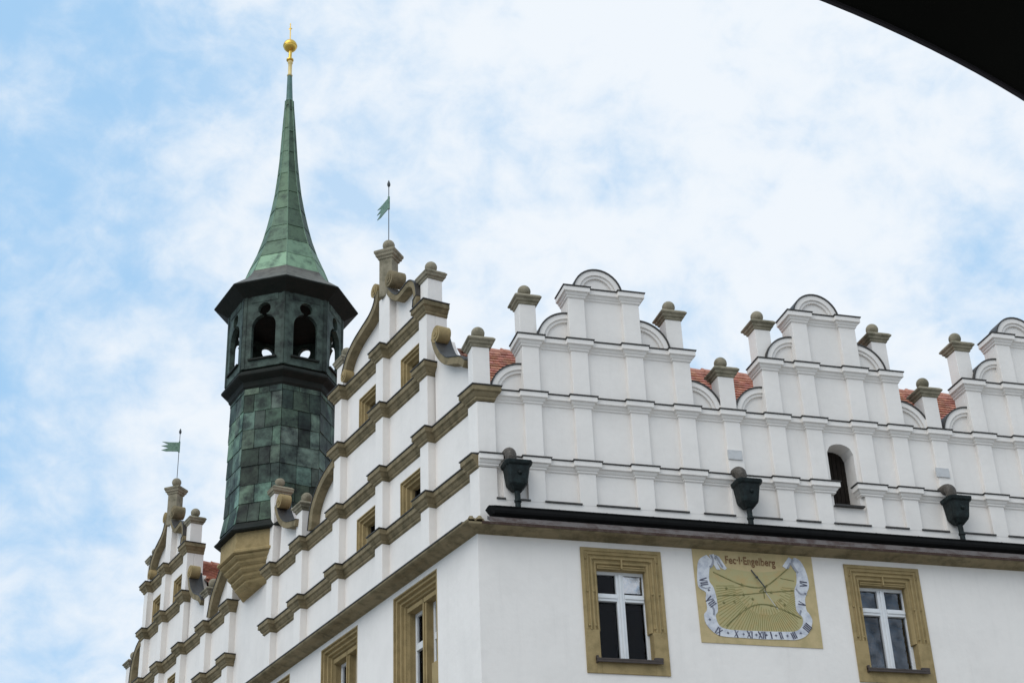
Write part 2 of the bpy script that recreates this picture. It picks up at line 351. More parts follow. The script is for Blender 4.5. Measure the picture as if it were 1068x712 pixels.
LB_, LCz, LD_, LE_ = 9.50, 10.60, 11.77, 12.90
IN = .075
white_prof = [(-.02, -.20), (0, -.20), (.012, -.188), (.02, -.182), (.02, -.160), (.034, -.150), (.046, -.128), (.05, -.112), (.066, -.106), (.08, -.100), (.08, -.022), (-.02, -.022)]
stone_prof = [(-.02, -.235), (0, -.235), (.012, -.222), (.026, -.215), (.028, -.18), (.042, -.17), (.062, -.14), (.07, -.115), (.085, -.108), (.10, -.10), (.10, -.022), (-.02, -.022)]
flash_w = [(-.05, -.020), (.094, -.020), (.097, -.004), (.06, .004), (-.05, .022)]
flash_s = [(-.05, -.020), (.113, -.020), (.117, -.004), (.08, .004), (-.05, .022)]
def zprof(prof, z): return [(o, z + h) for o, h in prof]
def steps(side, caps, s_from, s_to, inset=IN):   # plan path with pilaster steps
    PAN = PANL if side == 'L' else -.14
    pts = []; cs = [(a + inset, b - inset) for a, b in caps if a >= min(s_from, s_to) - .01 and b <= max(s_from, s_to) + .01]
    if side == 'L': cs = [(b, a) for a, b in sorted(cs, reverse=True)]
    else: cs = sorted(cs)
    for a, b in cs: pts += [(a, PAN), (a, PIL), (b, PIL), (b, PAN)]
    return [plan(side, s_, d_) for s_, d_ in pts]
def cornice(path, prof, fl, z, mat, parent, label=None):
    c = MB(); c.sweep(path, zprof(prof, z)); o = link('cornice', c, mat, parent, bevel=.006)
    c = MB(); c.sweep(path, zprof(fl, z)); f = link('metal_cap', c, 'lead', o)
    return o
# corner run on the right facade of the B cornice stays whitewashed, its left leg is stone
# B: right facade up to the attic window, then on from it
pR1 = [cz(PIL), plan('R', .42 - IN, PIL), plan('R', .42 - IN, PAN)] + steps('R', RC['B'], .5, 5.78)[:-1] + [plan('R', 5.755, PIL), plan('R', 5.755, PAN - .08)]
cornice(pR1, white_prof, flash_w, ZB, 'plaster', hall)
pR2 = [plan('R', 6.215, PAN - .08), plan('R', 6.215, PIL)] + steps('R', RC['B'], 6.19, RE)[2:] + [plan('R', RE, PAN)]
cornice(pR2, white_prof, flash_w, ZB, 'plaster', hall)
pL = [plan('L', 8.56 - IN, PANL), plan('L', 8.56 - IN, PIL)] + steps('L', LC, .5, 8.6)[2:] + [plan('L', .42 - IN, PANL), plan('L', .42 - IN, PIL), cz(PIL)]
cornice(pL, stone_prof, flash_s, LB_, 'brown', hall)
# C: stone leg wraps round the corner pier
pLC = [plan('L', 8.56 - IN, BACK), plan('L', 8.56 - IN, PIL)] + steps('L', LC, .5, 8.6)[2:] + [plan('L', .42 - IN, PANL), plan('L', .42 - IN, PIL), cz(PIL), plan('R', .40 - IN, PIL), plan('R', .40 - IN, PAN)]
cornice(pLC, stone_prof, flash_s, LCz, 'brown', hall)
pRC = [plan('R', .42 - IN, PAN)] + steps('R', RC['C'], .5, RE) + [plan('R', RE, PAN)]
cornice(pRC, white_prof, flash_w, ZC, 'plaster', hall)
# second gable of the left facade
for z_, nm in ((LB_, 'B'), (LCz, 'C')):
    p2 = [plan('L', 17.57 - IN, BACK), plan('L', 17.57 - IN, PIL)] + steps('L', L2, 10.3, 19)[2:-2] + [plan('L', 10.38 + IN, PIL), plan('L', 10.38 + IN, PANL if nm == 'B' else BACK)]
    cornice(p2, stone_prof, flash_s, z_, 'brown', hall)

# attic wall body
a = MB()
AW0, AW1, AWS, AWP, AWT = 5.76, 6.21, 9.15, 10.04, 10.20    # attic window opening
arc = [(AW1 - (AW1 - AW0) * k / 10, AWP + (AWT - AWP) * (1 - ((k - 5) / 5) ** 2) ** .5 if 0 < k < 10 else AWP) for k in range(11)]
a.plate(FR, [(.45, 8.29), (RE, 8.29), (RE, ZC - .03), (.45, ZC - .03)], PAN, BACK, [[(AW0, AWS)] + arc[::-1] + [(AW1, AWS)]])
Bw = [(3.72, 4.62, 9.47, 10.17), (2.05, 2.92, 9.47, 10.17)]
B2w = [(13.80, 14.62, 9.47, 10.17), (15.28, 16.05, 9.47, 10.17)]
a.plate(FL, [(.45, 8.29), (LE, 8.29), (LE, LCz - .03), (.45, LCz - .03)], PANL, BACK, [rect(x0 + .006, x1 - .006, z0, z1 - .006) for x0, x1, z0, z1 in Bw + B2w])
a.prism([plan('L', .45, PANL), corner2(PANL, PAN), plan('R', .45, PAN), plan('R', .45, BACK), cz(BACK), plan('L', .45, BACK)], 8.29, ZC + .0)
# raised base band under the right panels
base = [(.40 + .0, .43 + .0)]
a.plate(FR, rect(.34, RE, 8.29, 8.80), PAN - .02, PIL)
link('attic_wall', a, 'plaster', hall, bevel=.012)
def pilasters(F, caps, z0, z1, parent, d0=PIL, inset=IN):
    for x0, x1 in caps:
        p = MB(); p.box(F, x0 + inset, x1 - inset, d0, pan(F) - .03, z0, z1); link('pilaster', p, 'plaster', parent, bevel=.012)
aw = [o for o in hall.children if o.name.startswith('attic_wall')][0]
pilasters(FR, RC['B'] + [(.355, .735), (3.945, 4.375), (7.55, 7.97), (11.53, 11.96)], 8.79, ZB - .19, aw)
pilasters(FR, RC['C'], ZB - .01, ZC - .19, aw)
for caps in (LC, L2):
    pilasters(FL, caps, 8.3, LB_ - .225, aw); pilasters(FL, caps, LB_ - .01, LCz - .225, aw)
p = MB()
for z0, z1, in ((8.3, ZB - .21), (ZB - .01, ZC - .23)):
    p.prism([plan('L', .42 - IN, PANL - .02), plan('L', .42 - IN, PIL), cz(PIL), plan('R', .42 - IN, PIL), plan('R', .42 - IN, PAN - .02), corner2(PANL - .02, PAN - .02)], z0, z1)
link('corner_pilaster', p, 'plaster', aw, bevel=.015)
# dark sills closing the bottom of the panels
edges = sorted([(x0 + IN, x1 - IN) for x0, x1 in RC['B'] + [(.355, .735), (3.945, 4.375), (7.55, 7.97), (11.53, 11.96)]])
prev = .345
for x0, x1 in edges:
    p = MB(); p.box(FR, prev - .025, x0 + .025, PAN - .01, PIL + .022, 8.803, 8.825); link('panel_sill', p, 'lead', aw)
    prev = x1

# --- stone cap finials
def finial(F, s, d, z0, zcap, wid=.27, capw=.44, ball=.105, mat='plaster', name='finial', caph=.165, turn=0):
    if turn:
        F0, cs_, sn_ = F, math.cos(turn), math.sin(turn); sc, dc = s, d
        F = lambda a, b, c_: F0(sc + (a - sc) * cs_ - (b - dc) * sn_, dc + (a - sc) * sn_ + (b - dc) * cs_, c_)
    sh = MB(); h = wid / 2; sh.box(F, s - h, s + h, d - h, d + h, z0, zcap + .01)
    o = link(name, sh, mat, hall, bevel=.01)
    cp = MB(); prof = [(h, 0), (h + .02, .012), (h + .024, .045), (h + .05, .065), (h + .055, .10), (capw / 2 - .01, .115), (capw / 2, .13), (capw / 2, caph - .015), (capw / 2 - .03, caph), (.02, caph + .02)]
    prof = [(r, k * caph / .19 if i < 8 else k) for i, (r, k) in enumerate(prof)]
    vs = []; fs = []
    for r, k in prof:
        for a_, b_ in ((-1, -1), (1, -1), (1, 1), (-1, 1)): vs.append(F(s + a_ * r, d + b_ * r, zcap + k))
    for i in range(len(prof) - 1):
        for k in range(4): fs.append((i * 4 + k, i * 4 + (k + 1) % 4, i * 4 + 4 + (k + 1) % 4, i * 4 + 4 + k))
    fs += [(0, 1, 2, 3), tuple(range(len(vs) - 4, len(vs)))]
    cp.add(vs, fs); link('stone_cap', cp, 'grey', o, bevel=.008)
    bl = MB(); cc = F(s, d, zcap + caph + .04 + ball); bl.ball(cc, ball * U)
    bl.lathe(F(s, d, zcap + caph + .0), [(.05 * U, 0), (.045 * U, .03 * U), (.05 * U, .07 * U)], 14)
    link('ball', bl, 'grey', o, smooth=60)
    return o

# --- right facade gables
def ring(F, parent, cx_, cz_, R, a0, a1, mat='plaster', d=-.10, rz=None, name='arch_moulding', back=-.46):
    rz = rz or R; n = 18
    pts = lambda r, q: [(cx_ + r * math.cos(a0 + (a1 - a0) * k / n), cz_ + q * math.sin(a0 + (a1 - a0) * k / n)) for k in range(n + 1)]
    def arcband(r0, r1, dd, bb):
        b = MB(); b.plate(F, pts(r0, rz - (R - r0)) + pts(r1, rz - (R - r1))[::-1], dd, bb); return b
    o = link(name, arcband(R, R - .085, d, back), mat, parent, bevel=.006)
    link('arch_step', arcband(R - .085, R - .135, d - .025, back), mat, o, bevel=.005)
    b = MB(); b.plate(F, pts(R - .135, rz - .135) + [(cx_, cz_)] if abs(a1 - a0) < 2 else pts(R - .135, rz - .135), d - .06, back + .02); link('arch_field', b, mat, o)
    link('metal_cap', arcband(R + .022, R, d + .018, back - .03), 'lead', o)
    return o
def tier(F, side, caps, z0, z1, prof, fl, mat, parent, wins=(), hgt=.2):
    x0, x1 = caps[0][0] + IN, caps[-1][1] - IN
    t_ = MB(); t_.plate(F, rect(x0 + .02, x1 - .02, z0 - .02, z1 - .03), pan(F), -.46, [rect(a_ + .006, b_ - .006, c_, d_ - .006) for a_, b_, c_, d_ in wins])
    o = link('gable_tier', t_, 'plaster', parent, bevel=.012)
    for i, (a_, b_) in enumerate(caps):
        p = MB(); back_ = -.46 if i in (0, len(caps) - 1) else pan(F) - .03
        p.box(F, a_ + IN, b_ - IN, PIL, pan(F) - .03, z0, z1 - hgt)
        if i in (0, len(caps) - 1):
            q_ = a_ + IN if i == 0 else b_ - IN
            s_ = 1 if i == 0 else -1
            p.box(F, min(q_, q_ + s_ * .06), max(q_, q_ + s_ * .06), pan(F) - .032, -.458, z0, z1 - hgt)
        link('pilaster', p, 'plaster', o, bevel=.012)
    st = steps(side, caps, x0 - .2, x1 + .2)
    e0, e1 = (x0, x1) if side == 'R' else (x1, x0)
    path = [plan(side, e0, -.46), plan(side, e0, PIL)] + st[2:-2] + [plan(side, e1, PIL), plan(side, e1, -.46)]
    cornice(path, prof, fl, z1, mat, hall)
    return o
GR = [[(.73, 1.15), (1.52, 1.94), (2.42, 2.85), (3.20, 3.63)], [(4.71, 5.14), (5.35, 5.77), (6.20, 6.64), (6.85, 7.27)],
      [(8.37, 8.79), (9.12, 9.54), (10.02, 10.45), (10.78, 11.2)], [(12.3, 12.72), (13.05, 13.47), (13.95, 14.37), (14.7, 15.12)]]
for gi, G in enumerate(GR):
    tier(FR, 'R', G, ZC, ZD, white_prof, flash_w, 'plaster', hall)
    tier(FR, 'R', G[1:3], ZD, ZE, white_prof, flash_w, 'plaster', hall)
    cxm = (G[1][0] + G[2][1]) / 2 - .04
    ring(FR, hall, cxm, ZE + .005, .40, 0, PI, d=-.20, rz=.43, name='lunette')
    a0, a1 = G[0], G[3]
    ring(FR, hall, G[1][0] + IN + .01, ZD + .0, .50, PI / 2, PI, d=-.16, rz=.50, name='quarter_arch')
    ring(FR, hall, G[2][1] - IN - .01, ZD + .0, .50, 0, PI / 2, d=-.16, rz=.50, name='quarter_arch')
    ring(FR, hall, G[0][0] + IN + .01, ZC + .0, .50, PI / 2, PI, d=-.16, rz=.50, name='quarter_arch')
    ring(FR, hall, G[3][1] - IN - .01, ZC + .0, .50 if gi < 3 else .3, 0, PI / 2, d=-.16, rz=.50, name='quarter_arch')
    finial(FR, (a0[0] + a0[1]) / 2 + .02, -.34, ZD, 12.18); finial(FR, (a1[0] + a1[1]) / 2 - .02, -.34, ZD, 12.18)
for s_ in (4.165, 7.77, 11.75): finial(FR, s_, -.27, ZC, 11.2)
finial(FR, .15, -.22, ZC, 11.27)
for s0 in (4.03, 7.60, 11.6):
    p = MB(); p.box(FR, s0, s0 + .23, PIL + .02, PIL - .01, 9.745, 9.90)
    link('vent_plate', p, 'plate', hall)
# attic window: dark boarded shutter set deep in the wall, metal sill
p = MB(); p.box(FR, AW0 - .03, AW1 + .03, -.47, -.50, AWS - .02, AWT + .03)
for k in range(6): p.box(FR, AW0 + .01 + k * .075, AW0 + .075 + k * .075, -.455, -.472, AWS, AWT)
ws = link('attic_shutter', p, 'shutter', hall)
p = MB(); p.box(FR, AW0 - .02, AW1 + .03, PIL + .02, -.2, AWS - .035, AWS - .012); link('sill', p, 'lead', ws)

# --- smoothing helper for free curves
def smooth_path(pts, n=6):
    out = []
    P = [pts[0]] + list(pts) + [pts[-1]]
    for i in range(1, len(P) - 2):
        for k in range(n):
            t_ = k / n; p0, p1, p2, p3 = P[i - 1], P[i], P[i + 1], P[i + 2]
            out.append(tuple(.5 * ((2 * p1[j]) + (-p0[j] + p2[j]) * t_ + (2 * p0[j] - 5 * p1[j] + 4 * p2[j] - p3[j]) * t_ ** 2 + (-p0[j] + 3 * p1[j] - 3 * p2[j] + p3[j]) * t_ ** 3) for j in range(2)))
    return out + [tuple(pts[-1])]
def volute(F, s, z, r, parent, d0=-.04, d1=-.25, mat='brown'):
    b = MB(); n = 20
    b.plate(F, [(s + r * math.cos(2 * PI * k / n), z + r * math.sin(2 * PI * k / n)) for k in range(n)], d0, d1)
    b.plate(F, [(s + r * .62 * math.cos(2 * PI * k / n), z + r * .62 * math.sin(2 * PI * k / n)) for k in range(n)], d0 + .012, d0 - .01)
    b.plate(F, [(s + r * .25 * math.cos(2 * PI * k / n), z + r * .25 * math.sin(2 * PI * k / n)) for k in range(n)], d0 + .025, d0)
    return link('volute', b, mat, parent, smooth=40, bevel=.01)
def scroll(F, path, floor, parent, wdt=.15, mat='brown', end=None, d0=-.05, d1=-.33):
    P = smooth_path(path)
    f = MB(); f.plate(F, P + [(P[-1][0], floor), (P[0][0], floor)] if end is None else P + end, pan(F), -.46)
    o = link('scroll_wall', f, 'plaster', parent)
    b = MB(); b.band(F, P, wdt, d0, d1); link('coping', b, mat, o, smooth=40, bevel=.01)
    n = len(P); Q = []
    for i, (x, z) in enumerate(P):
        t_ = (Vector(P[min(i + 1, n - 1)]) - Vector(P[max(i - 1, 0)])).normalized(); m = Vector((-t_.y, t_.x))
        if m.y < 0 or (abs(m.y) < 1e-3): m = -m
        Q.append((x + m.x * (wdt / 2 + .008), z + m.y * (wdt / 2 + .008)))
    b = MB(); b.band(F, Q, .016, d0 + .012, d1 - .012); link('metal_cap', b, 'lead', o)
    return o

def big_gable(K, zs, mirror_extra=False):
    """K: list of the s positions matching gable one, to shape gable two from the same pattern"""
    K1 = [.2, .42, 1.60, 2.03, 3.27, 3.70, 5.02, 5.46, 6.68, 7.13, 8.12, 8.56]
    def m(s):
        for i in range(len(K1) - 1):
            if s <= K1[i + 1] or i == len(K1) - 2:
                t_ = (s - K1[i]) / (K1[i + 1] - K1[i]); return K[i] + (K[i + 1] - K[i]) * t_
    def mp(pts): return [(m(s), z) for s, z in pts]
    zc, zd, ze = zs
    caps = [(m(1.60), m(2.03)), (m(3.27), m(3.70)), (m(5.02), m(5.46))]
    wd = [(m(2.03) + .03, m(2.03) + .86, zd - .03, 12.42), (m(3.70) + .03, m(3.70) + .88, zd - .03, 12.44)]
    # D tier is the one with its top at zd, then the window tier up to ze
    tier(FL, 'L', caps, zc, zd, stone_prof, flash_s, 'brown', hall, hgt=.225)
    tier(FL, 'L', caps, zd, ze, stone_prof, flash_s, 'brown', hall, wins=wd, hgt=.225)
    # top piece with central pilaster
    t_ = MB(); t_.plate(FL, mp([(3.08, ze - .02), (3.50, ze - .02), (3.50, 13.86), (3.08, 13.86)]), PIL, -.46); o = link('gable_top', t_, 'plaster', hall, bevel=.012)
    # shaft and cap
    ap = finial(FL, m(3.30), -.17, 13.83, 14.58, wid=.25, capw=.40, ball=.11, mat='grey', name='apex_finial', caph=.19, turn=math.radians(38))
    # left S curve with two volutes
    scroll(FL, mp([(3.52, 14.08), (3.60, 13.86), (3.80, 13.70), (4.15, 13.60), (4.5, 13.50), (4.80, 13.32), (4.98, 13.06)]), ze - .02, hall, wdt=.125, end=mp([(4.98, ze - .02), (3.48, ze - .02), (3.48, 14.0)]))
    volute(FL, m(3.64), 14.14, .13, hall, d1=-.2, mat='sand'); volute(FL, m(4.93), 13.05, .12, hall, d1=-.2, mat='sand')
    # right S curve
    scroll(FL, mp([(3.10, 13.84), (2.95, 13.68), (2.74, 13.53), (2.52, 13.53), (2.28, 13.55), (2.10, 13.42), (2.04, 13.18), (2.06, 13.0)]), ze - .02, hall, wdt=.11, end=mp([(2.06, ze - .02), (3.10, ze - .02)]))
    volute(FL, m(3.05), 14.08, .15, hall, d0=-.05, d1=-.32)
    # right lower scroll: volute by the tier, tail running down to the corner pier
    scroll(FL, mp([(1.42, 12.10), (1.32, 11.85), (1.18, 11.64), (.98, 11.46), (.74, 11.35), (.52, 11.25), (.38, 11.12)]), zc - .02, hall, wdt=.12, end=mp([(.38, zc - .02), (1.64, zc - .02), (1.64, 12.0)]))
    volute(FL, m(1.29), 12.09, .145, hall, mat='sand')
    # left quarter curve
    scroll(FL, mp([(5.36, 11.50), (5.72, 11.40), (6.05, 11.22), (6.28, 10.95), (6.36, 10.60)]), zc - .02, hall, wdt=.145, end=mp([(5.3, zc - .02)]))
    if not mirror_extra:
        # far left scroll between the two end piers
        scroll(FL, mp([(8.10, 11.75), (7.98, 11.5), (7.78, 11.28), (7.5, 11.12), (7.05, 11.0)]), zc - .02, hall, wdt=.12, end=mp([(7.05, zc - .02), (8.2, zc - .02)]))
        volute(FL, m(7.90), 11.76, .135, hall, mat='sand')
    finial(FL, m(1.84), -.26, ze, 13.38, capw=.41); finial(FL, m(5.28), -.26, ze, 13.42, capw=.41)
    finial(FL, m(7.02), -.25, zc, 11.20)
    if not mirror_extra: finial(FL, m(8.42), -.25, zc, 12.06, wid=.32, capw=.44)
    return m
m1 = big_gable([.2, .42, 1.60, 2.03, 3.27, 3.70, 5.02, 5.46, 6.68, 7.13, 8.12, 8.56], (LCz, LD_, LE_))
m2 = big_gable([12.03, 12.27, 13.36, 13.78, 14.84, 15.26, 16.15, 16.56, 17.15, 17.57, 18.5, 18.95], (LCz, LD_, LE_), True)
finial(FL, 12.05, -.25, LCz, 11.20); finial(FL, 10.62, -.27, LCz, 12.03, wid=.32, capw=.44)
scroll(FL, [(10.80, 11.68), (10.95, 11.5), (11.2, 11.28), (11.5, 11.0), (11.68, 10.62)], LCz - .02, hall, wdt=.15, end=[(10.8, LCz - .02)])

# --- windows
def stone_frame(F, s0, s1, z0, z1, prof, zst, mat, flatw, d_in, bevel=.008):
    """moulded jambs and lintel swept round three sides, plain blocks below the stops"""
    b = MB(); n = len(prof); vs = []
    for (u, d) in prof:
        vs += [F(s0 + u, d, zst), F(s0 + u, d, z1 - u), F(s1 - u, d, z1 - u), F(s1 - u, d, zst)]
    fs = []
    for i in range(n):
        j = (i + 1) % n
        for k in range(3): fs.append((i * 4 + k, i * 4 + k + 1, j * 4 + k + 1, j * 4 + k))
    fs += [tuple(i * 4 for i in range(n)), tuple(i * 4 + 3 for i in range(n))[::-1]]
    b.add(vs, fs)
    if zst > z0 + .01:
        for x0, x1 in ((s0, s0 + flatw), (s1 - flatw, s1)): b.box(F, x0, x1, prof[0][1], d_in, z0, zst)
    return b
def sash(F, s0, s1, z0, z1, d, parent, transom=.68, mullion=.12, st=.05, bright_pane=None, leaves=2, gmat='glass'):
    f = MB(); D = d - .06
    f.box(F, s0, s0 + st, d, D, z0, z1); f.box(F, s1 - st, s1, d, D, z0, z1)
    f.box(F, s0 + st, s1 - st, d, D, z0, z0 + st); f.box(F, s0 + st, s1 - st, d, D, z1 - st, z1)
    zt = z0 + (z1 - z0) * transom; tw = .055
    if leaves == 2:
        mm = (s0 + s1) / 2; f.box(F, mm - mullion / 2, mm + mullion / 2, d + .012, D, z0 + st, z1 - st)
        f.box(F, mm - .018, mm + .018, d + .03, d + .01, z0 + st, z1 - st)
        f.box(F, s0 + st, mm - mullion / 2, d + .02, D, zt - tw, zt + tw); f.box(F, mm + mullion / 2, s1 - st, d + .02, D, zt - tw, zt + tw)
        f.box(F, s0 + st, mm - mullion / 2 - .002, d + .035, d + .018, zt - .015, zt + .02); f.box(F, mm + mullion / 2 + .002, s1 - st, d + .035, d + .018, zt - .015, zt + .02)
    else: f.box(F, s0 + st, s1 - st, d + .015, D, zt - tw, zt + tw)
    o = link('sash', f, 'wood', parent, bevel=.008)
    g_ = MB(); g_.box(F, s0 + st * .5, s1 - st * .5, d - .035, d - .04, z0 + st * .5, z1 - st * .5); link('glass', g_, gmat, parent)
    if bright_pane:
        b = MB(); b.box(F, *bright_pane); gq = link('glass', b, 'glass_sky', parent); gq['label'] = 'pale upper pane reflecting the sky'  # added glass pane with raised gloss for a bright sky reflection
    return o
fine = [(0, .022), (.05, .022), (.056, .006), (.085, .006), (.09, .03), (.105, .03), (.112, .004), (.132, .0), (.14, .018), (.165, .018), (.17, -.012), (.195, -.02), (.205, -.004), (.225, -.006), (.25, -.05), (.25, -.2), (.0, -.2)]
for i, (s0, s1, z0, z1) in enumerate(RW):
    b = stone_frame(FR, s0, s1, z0, z1 - .0, fine, z0 + .62, 'sand', .215, -.2)
    # deeper lintel, plain bottom block
    b.box(FR, s0 + .25, s1 - .25, -.02, -.2, z1 - .30, z1 - .248)
    b.box(FR, s0 + .26, s1 - .26, -.004, -.05, z1 - .275, z1 - .262)
    b.box(FR, (s0 + s1) / 2 - .012, (s0 + s1) / 2 + .012, .022, -.05, z1 - .30, z1 - .15)
    b.box(FR, s0 + .2155, s1 - .2155, .022, -.2, z0, z0 + .175)
    for sx_ in (s0 + .075, s1 - .075, s0 + .17, s1 - .17):          # small knobs at the crossings of the mouldings
        for zk in (z1 - .17, z1 - .66, z0 + .68):
            b.lathe(FR(sx_, .01, zk - .012), [(.012 * U, 0), (.02 * U, .01 * U), (.02 * U, .018 * U), (.012 * U, .028 * U)], 8)
    w_ = link('window', b, 'sand', hall, bevel=.006); w_['label'] = 'yellow sandstone window surround with white cross-barred casement'
    bl = ((s0 + s1) / 2 + .07, s1 - .275, -.158, -.162, z1 - .60, z1 - .35) if i == 0 else None
    sash(FR, s0 + .215, s1 - .215, z0 + .175, z1 - .295, -.13, w_, transom=.71, bright_pane=bl, gmat='glass' if i == 0 else 'glass_dim')
    p = MB(); p.box(FR, s0 + .13, s1 - .12, .085, -.14, z0 + .177, z0 + .202); p.box(FR, s0 + .13, s1 - .12, .085, .07, z0 + .145, z0 + .1765)
    p.box(FR, s0 + .13, s0 + .16, .07, .022, z0 + .14, z0 + .24); p.box(FR, s1 - .24, s1 - .11, .07, .022, z0 + .2025, z0 + .24)
    link('sill', p, 'sill', w_, bevel=.006)
big = [(0, .006), (.022, .006), (.028, -.03), (.05, -.035), (.056, -.015), (.078, -.02), (.086, -.07), (.108, -.08), (.115, -.06), (.135, -.068), (.145, -.115), (.168, -.122), (.175, -.15), (.195, -.19), (.20, -.36), (0, -.36)]
for i, (s0, s1, z0, z1) in enumerate(LW):
    b = stone_frame(FL, s0, s1, z0, z1, big, z0 + .7, 'sand', .19, -.36)
    mm = (s0 + s1) / 2
    b.box(FL, mm - .065, mm + .065, -.16, -.359, z0 + .2, z1 - .20)
    b.box(FL, mm - .02, mm + .02, -.14, -.17, z0 + .2, z1 - .2)
    b.box(FL, s0 + .2, s1 - .2, -.14, -.36, z1 - .27, z1 - .199)
    b.box(FL, s0 + .2105, s1 - .2105, .004, -.36, z0, z0 + .2)
    w_ = link('window', b, 'sand', hall, bevel=.006); w_['label'] = 'tall twin-light sandstone window with stone mullion'
    sash(FL, s0 + .19, mm - .06, z0 + .2, z1 - .26, -.28, w_, transom=.66, leaves=1, st=.06)
    sash(FL, mm + .06, s1 - .19, z0 + .2, z1 - .26, -.28, w_, transom=.66, leaves=1, st=.06)
small = [(0, .012), (.02, .012), (.026, -.015), (.045, -.02), (.05, -.005), (.068, -.01), (.076, -.05), (.096, -.058), (.102, -.042), (.12, -.05), (.13, -.10), (.155, -.13), (.16, -.26), (0, -.26)]
smallL = [(u, d + PANL) for u, d in small]
def small_windows(lst):
    for s0, s1, z0, z1 in lst:
        b = stone_frame(FL, s0, s1, z0, z1, smallL, z0, 'sand', .16, PANL - .2)
        b.box(FL, s0 + .1655, s1 - .1655, PANL - .10, PANL - .26, z0, z0 + .05)
        w_ = link('window', b, 'sand', hall, bevel=.006); w_['label'] = 'small square gable window in a moulded sandstone frame'
        f = MB(); a_, c_ = s0 + .155, s1 - .155
        for x0, x1 in ((a_, a_ + .035), ((a_ + c_) / 2 - .02, (a_ + c_) / 2 + .02), (c_ - .035, c_)): f.box(FL, x0, x1, PANL - .18, PANL - .21, z0, z1 - .155)
        link('sash', f, 'shutter', w_)
        g_ = MB(); g_.box(FL, a_, c_, PANL - .195, PANL - .20, z0, z1 - .155); link('glass', g_, 'glass', w_)
        g_ = MB(); g_.box(FL, a_ - .02, c_ + .02, PANL - .38, PANL - .39, z0 - .02, z1 - .12); link('room_darkness', g_, 'interior', w_)
small_windows(Bw + B2w)
for m_ in (m1, m2):
    small_windows([(m_(2.03) + .03, m_(2.03) + .86, LD_ - .03, 12.42), (m_(3.70) + .03, m_(3.70) + .88, LD_ - .03, 12.44)])
# close the windows below on the right and left facades (outside the picture)
for lst, F in ((low, FR), (lowl, FL)):
    for s0, s1, z0, z1 in lst:
        b = stone_frame(F, s0, s1, z0, z1, small, z0, 'sand', .16, -.2)
        b.box(F, s0 + .1655, s1 - .1655, .02, -.2, z0, z0 + .12)
        w_ = link('window', b, 'sand', hall, bevel=.006)
        sash(F, s0 + .16, s1 - .16, z0 + .12, z1 - .16, -.13, w_)
        p = MB(); p.box(F, s0, s1, -.4, -.42, z0, z1); link('room_darkness', p, 'interior', w_)

# --- tiled roofs
def tiles(F3, L_, H_, parent, name, du=.115, dv=.13):
    """F3(u, v, h): point u along the eaves, v up the slope, h off the slope"""
    b = MB(); rows = int(H_ / dv)
    for r in range(rows):
        n = int(L_ / du)
        for k in range(n + 1):
            u0 = k * du - (du / 2 if r % 2 else 0); u1 = u0 + du * .93
            if u1 > L_ + .02 or u0 < -.08: continue
            v0 = r * dv; v1 = v0 + dv * 1.25; j = random.uniform(-.006, .006); h0 = .038 + random.uniform(-.004, .006); t0 = .018
            tn = random.uniform(.72, 1.12); tone = (tn, tn * random.uniform(.9, 1.05), tn * random.uniform(.85, 1.05))
            vs = [F3(u0, v0 + j, h0 + t0), F3(u1, v0 + j, h0 + t0), F3(u1, v1, .008 + t0), F3(u0, v1, .008 + t0), F3(u0, v0 + j, h0 - .01), F3(u1, v0 + j, h0 - .01), F3(u1, v1, .0), F3(u0, v1, .0)]
            um = (u0 + u1) / 2; 
            b.add(vs, [(0, 1, 2, 3), (7, 6, 5, 4), (0, 4, 5, 1), (1, 5, 6, 2), (3, 7, 4, 0)], tone)
    b.add([F3(-.1, -.1, 0), F3(L_, -.1, 0), F3(L_, H_, 0), F3(-.1, H_, 0)], [(0, 1, 2, 3)], (.4, .4, .4))
    return link(name, b, 'tile', parent)
sl_ = (12.62 - 10.45) / 2.05; cl = math.cos(math.atan(sl_)); sn = math.sin(math.atan(sl_))
roof = tiles(lambda u, v, h: FR(.52 + u, -.55 - v * cl + h * sn, 10.45 + v * sn + h * cl), RE - .5, 2.05 / cl, hall, 'roof')
b = MB(); b.add([FR(.6, -2.6, 12.60), FR(RE, -2.6, 12.60), FR(RE, -6.8, 8.8), FR(2.5, -6.8, 8.8)], [(0, 1, 2, 3)], (.8, .8, .8)); link('rear_slope', b, 'tile', roof)
b = MB()
for k in range(44):
    s0 = .55 + k * .335
    if s0 > RE - .3: break
    b.tube([FR(s0, -2.6, 12.60), FR(s0 + .31, -2.6, 12.595), FR(s0 + .35, -2.6, 12.62)], [.085 * U, .07 * U, .09 * U], 10)
link('ridge_tile', b, 'tile', roof, smooth=50)
def cross_roof(sr, zr, sl0, sl1, z0, dep0, dep1):
    for s_e, tag_ in ((sl0, 1), (sl1, -1)):
        run = abs(sr - s_e); rise = zr - z0; ll = math.hypot(run, rise); cc_, ss_ = run / ll, rise / ll; sg = 1 if s_e < sr else -1
        o = tiles(lambda u, v, h: FL(s_e + sg * v * cc_ - sg * h * ss_, dep0 - u, z0 + v * ss_ + h * cc_), dep0 - dep1, ll, hall, 'roof', du=.125, dv=.15)
    b = MB()
    for k in range(int((dep0 - dep1) / .335)): b.tube([FL(sr, dep0 - k * .335, zr), FL(sr, dep0 - k * .335 - .31, zr - .004), FL(sr, dep0 - k * .335 - .35, zr + .02)], [.085 * U, .07 * U, .09 * U], 10)
    link('ridge_tile', b, 'tile', o, smooth=50)
cross_roof(14.95, 13.05, 9.55, 17.7, 9.9, -.5, -7.5)
cross_roof(3.5, 12.95, .9, 9.45, 9.9, -.5, -6.0)

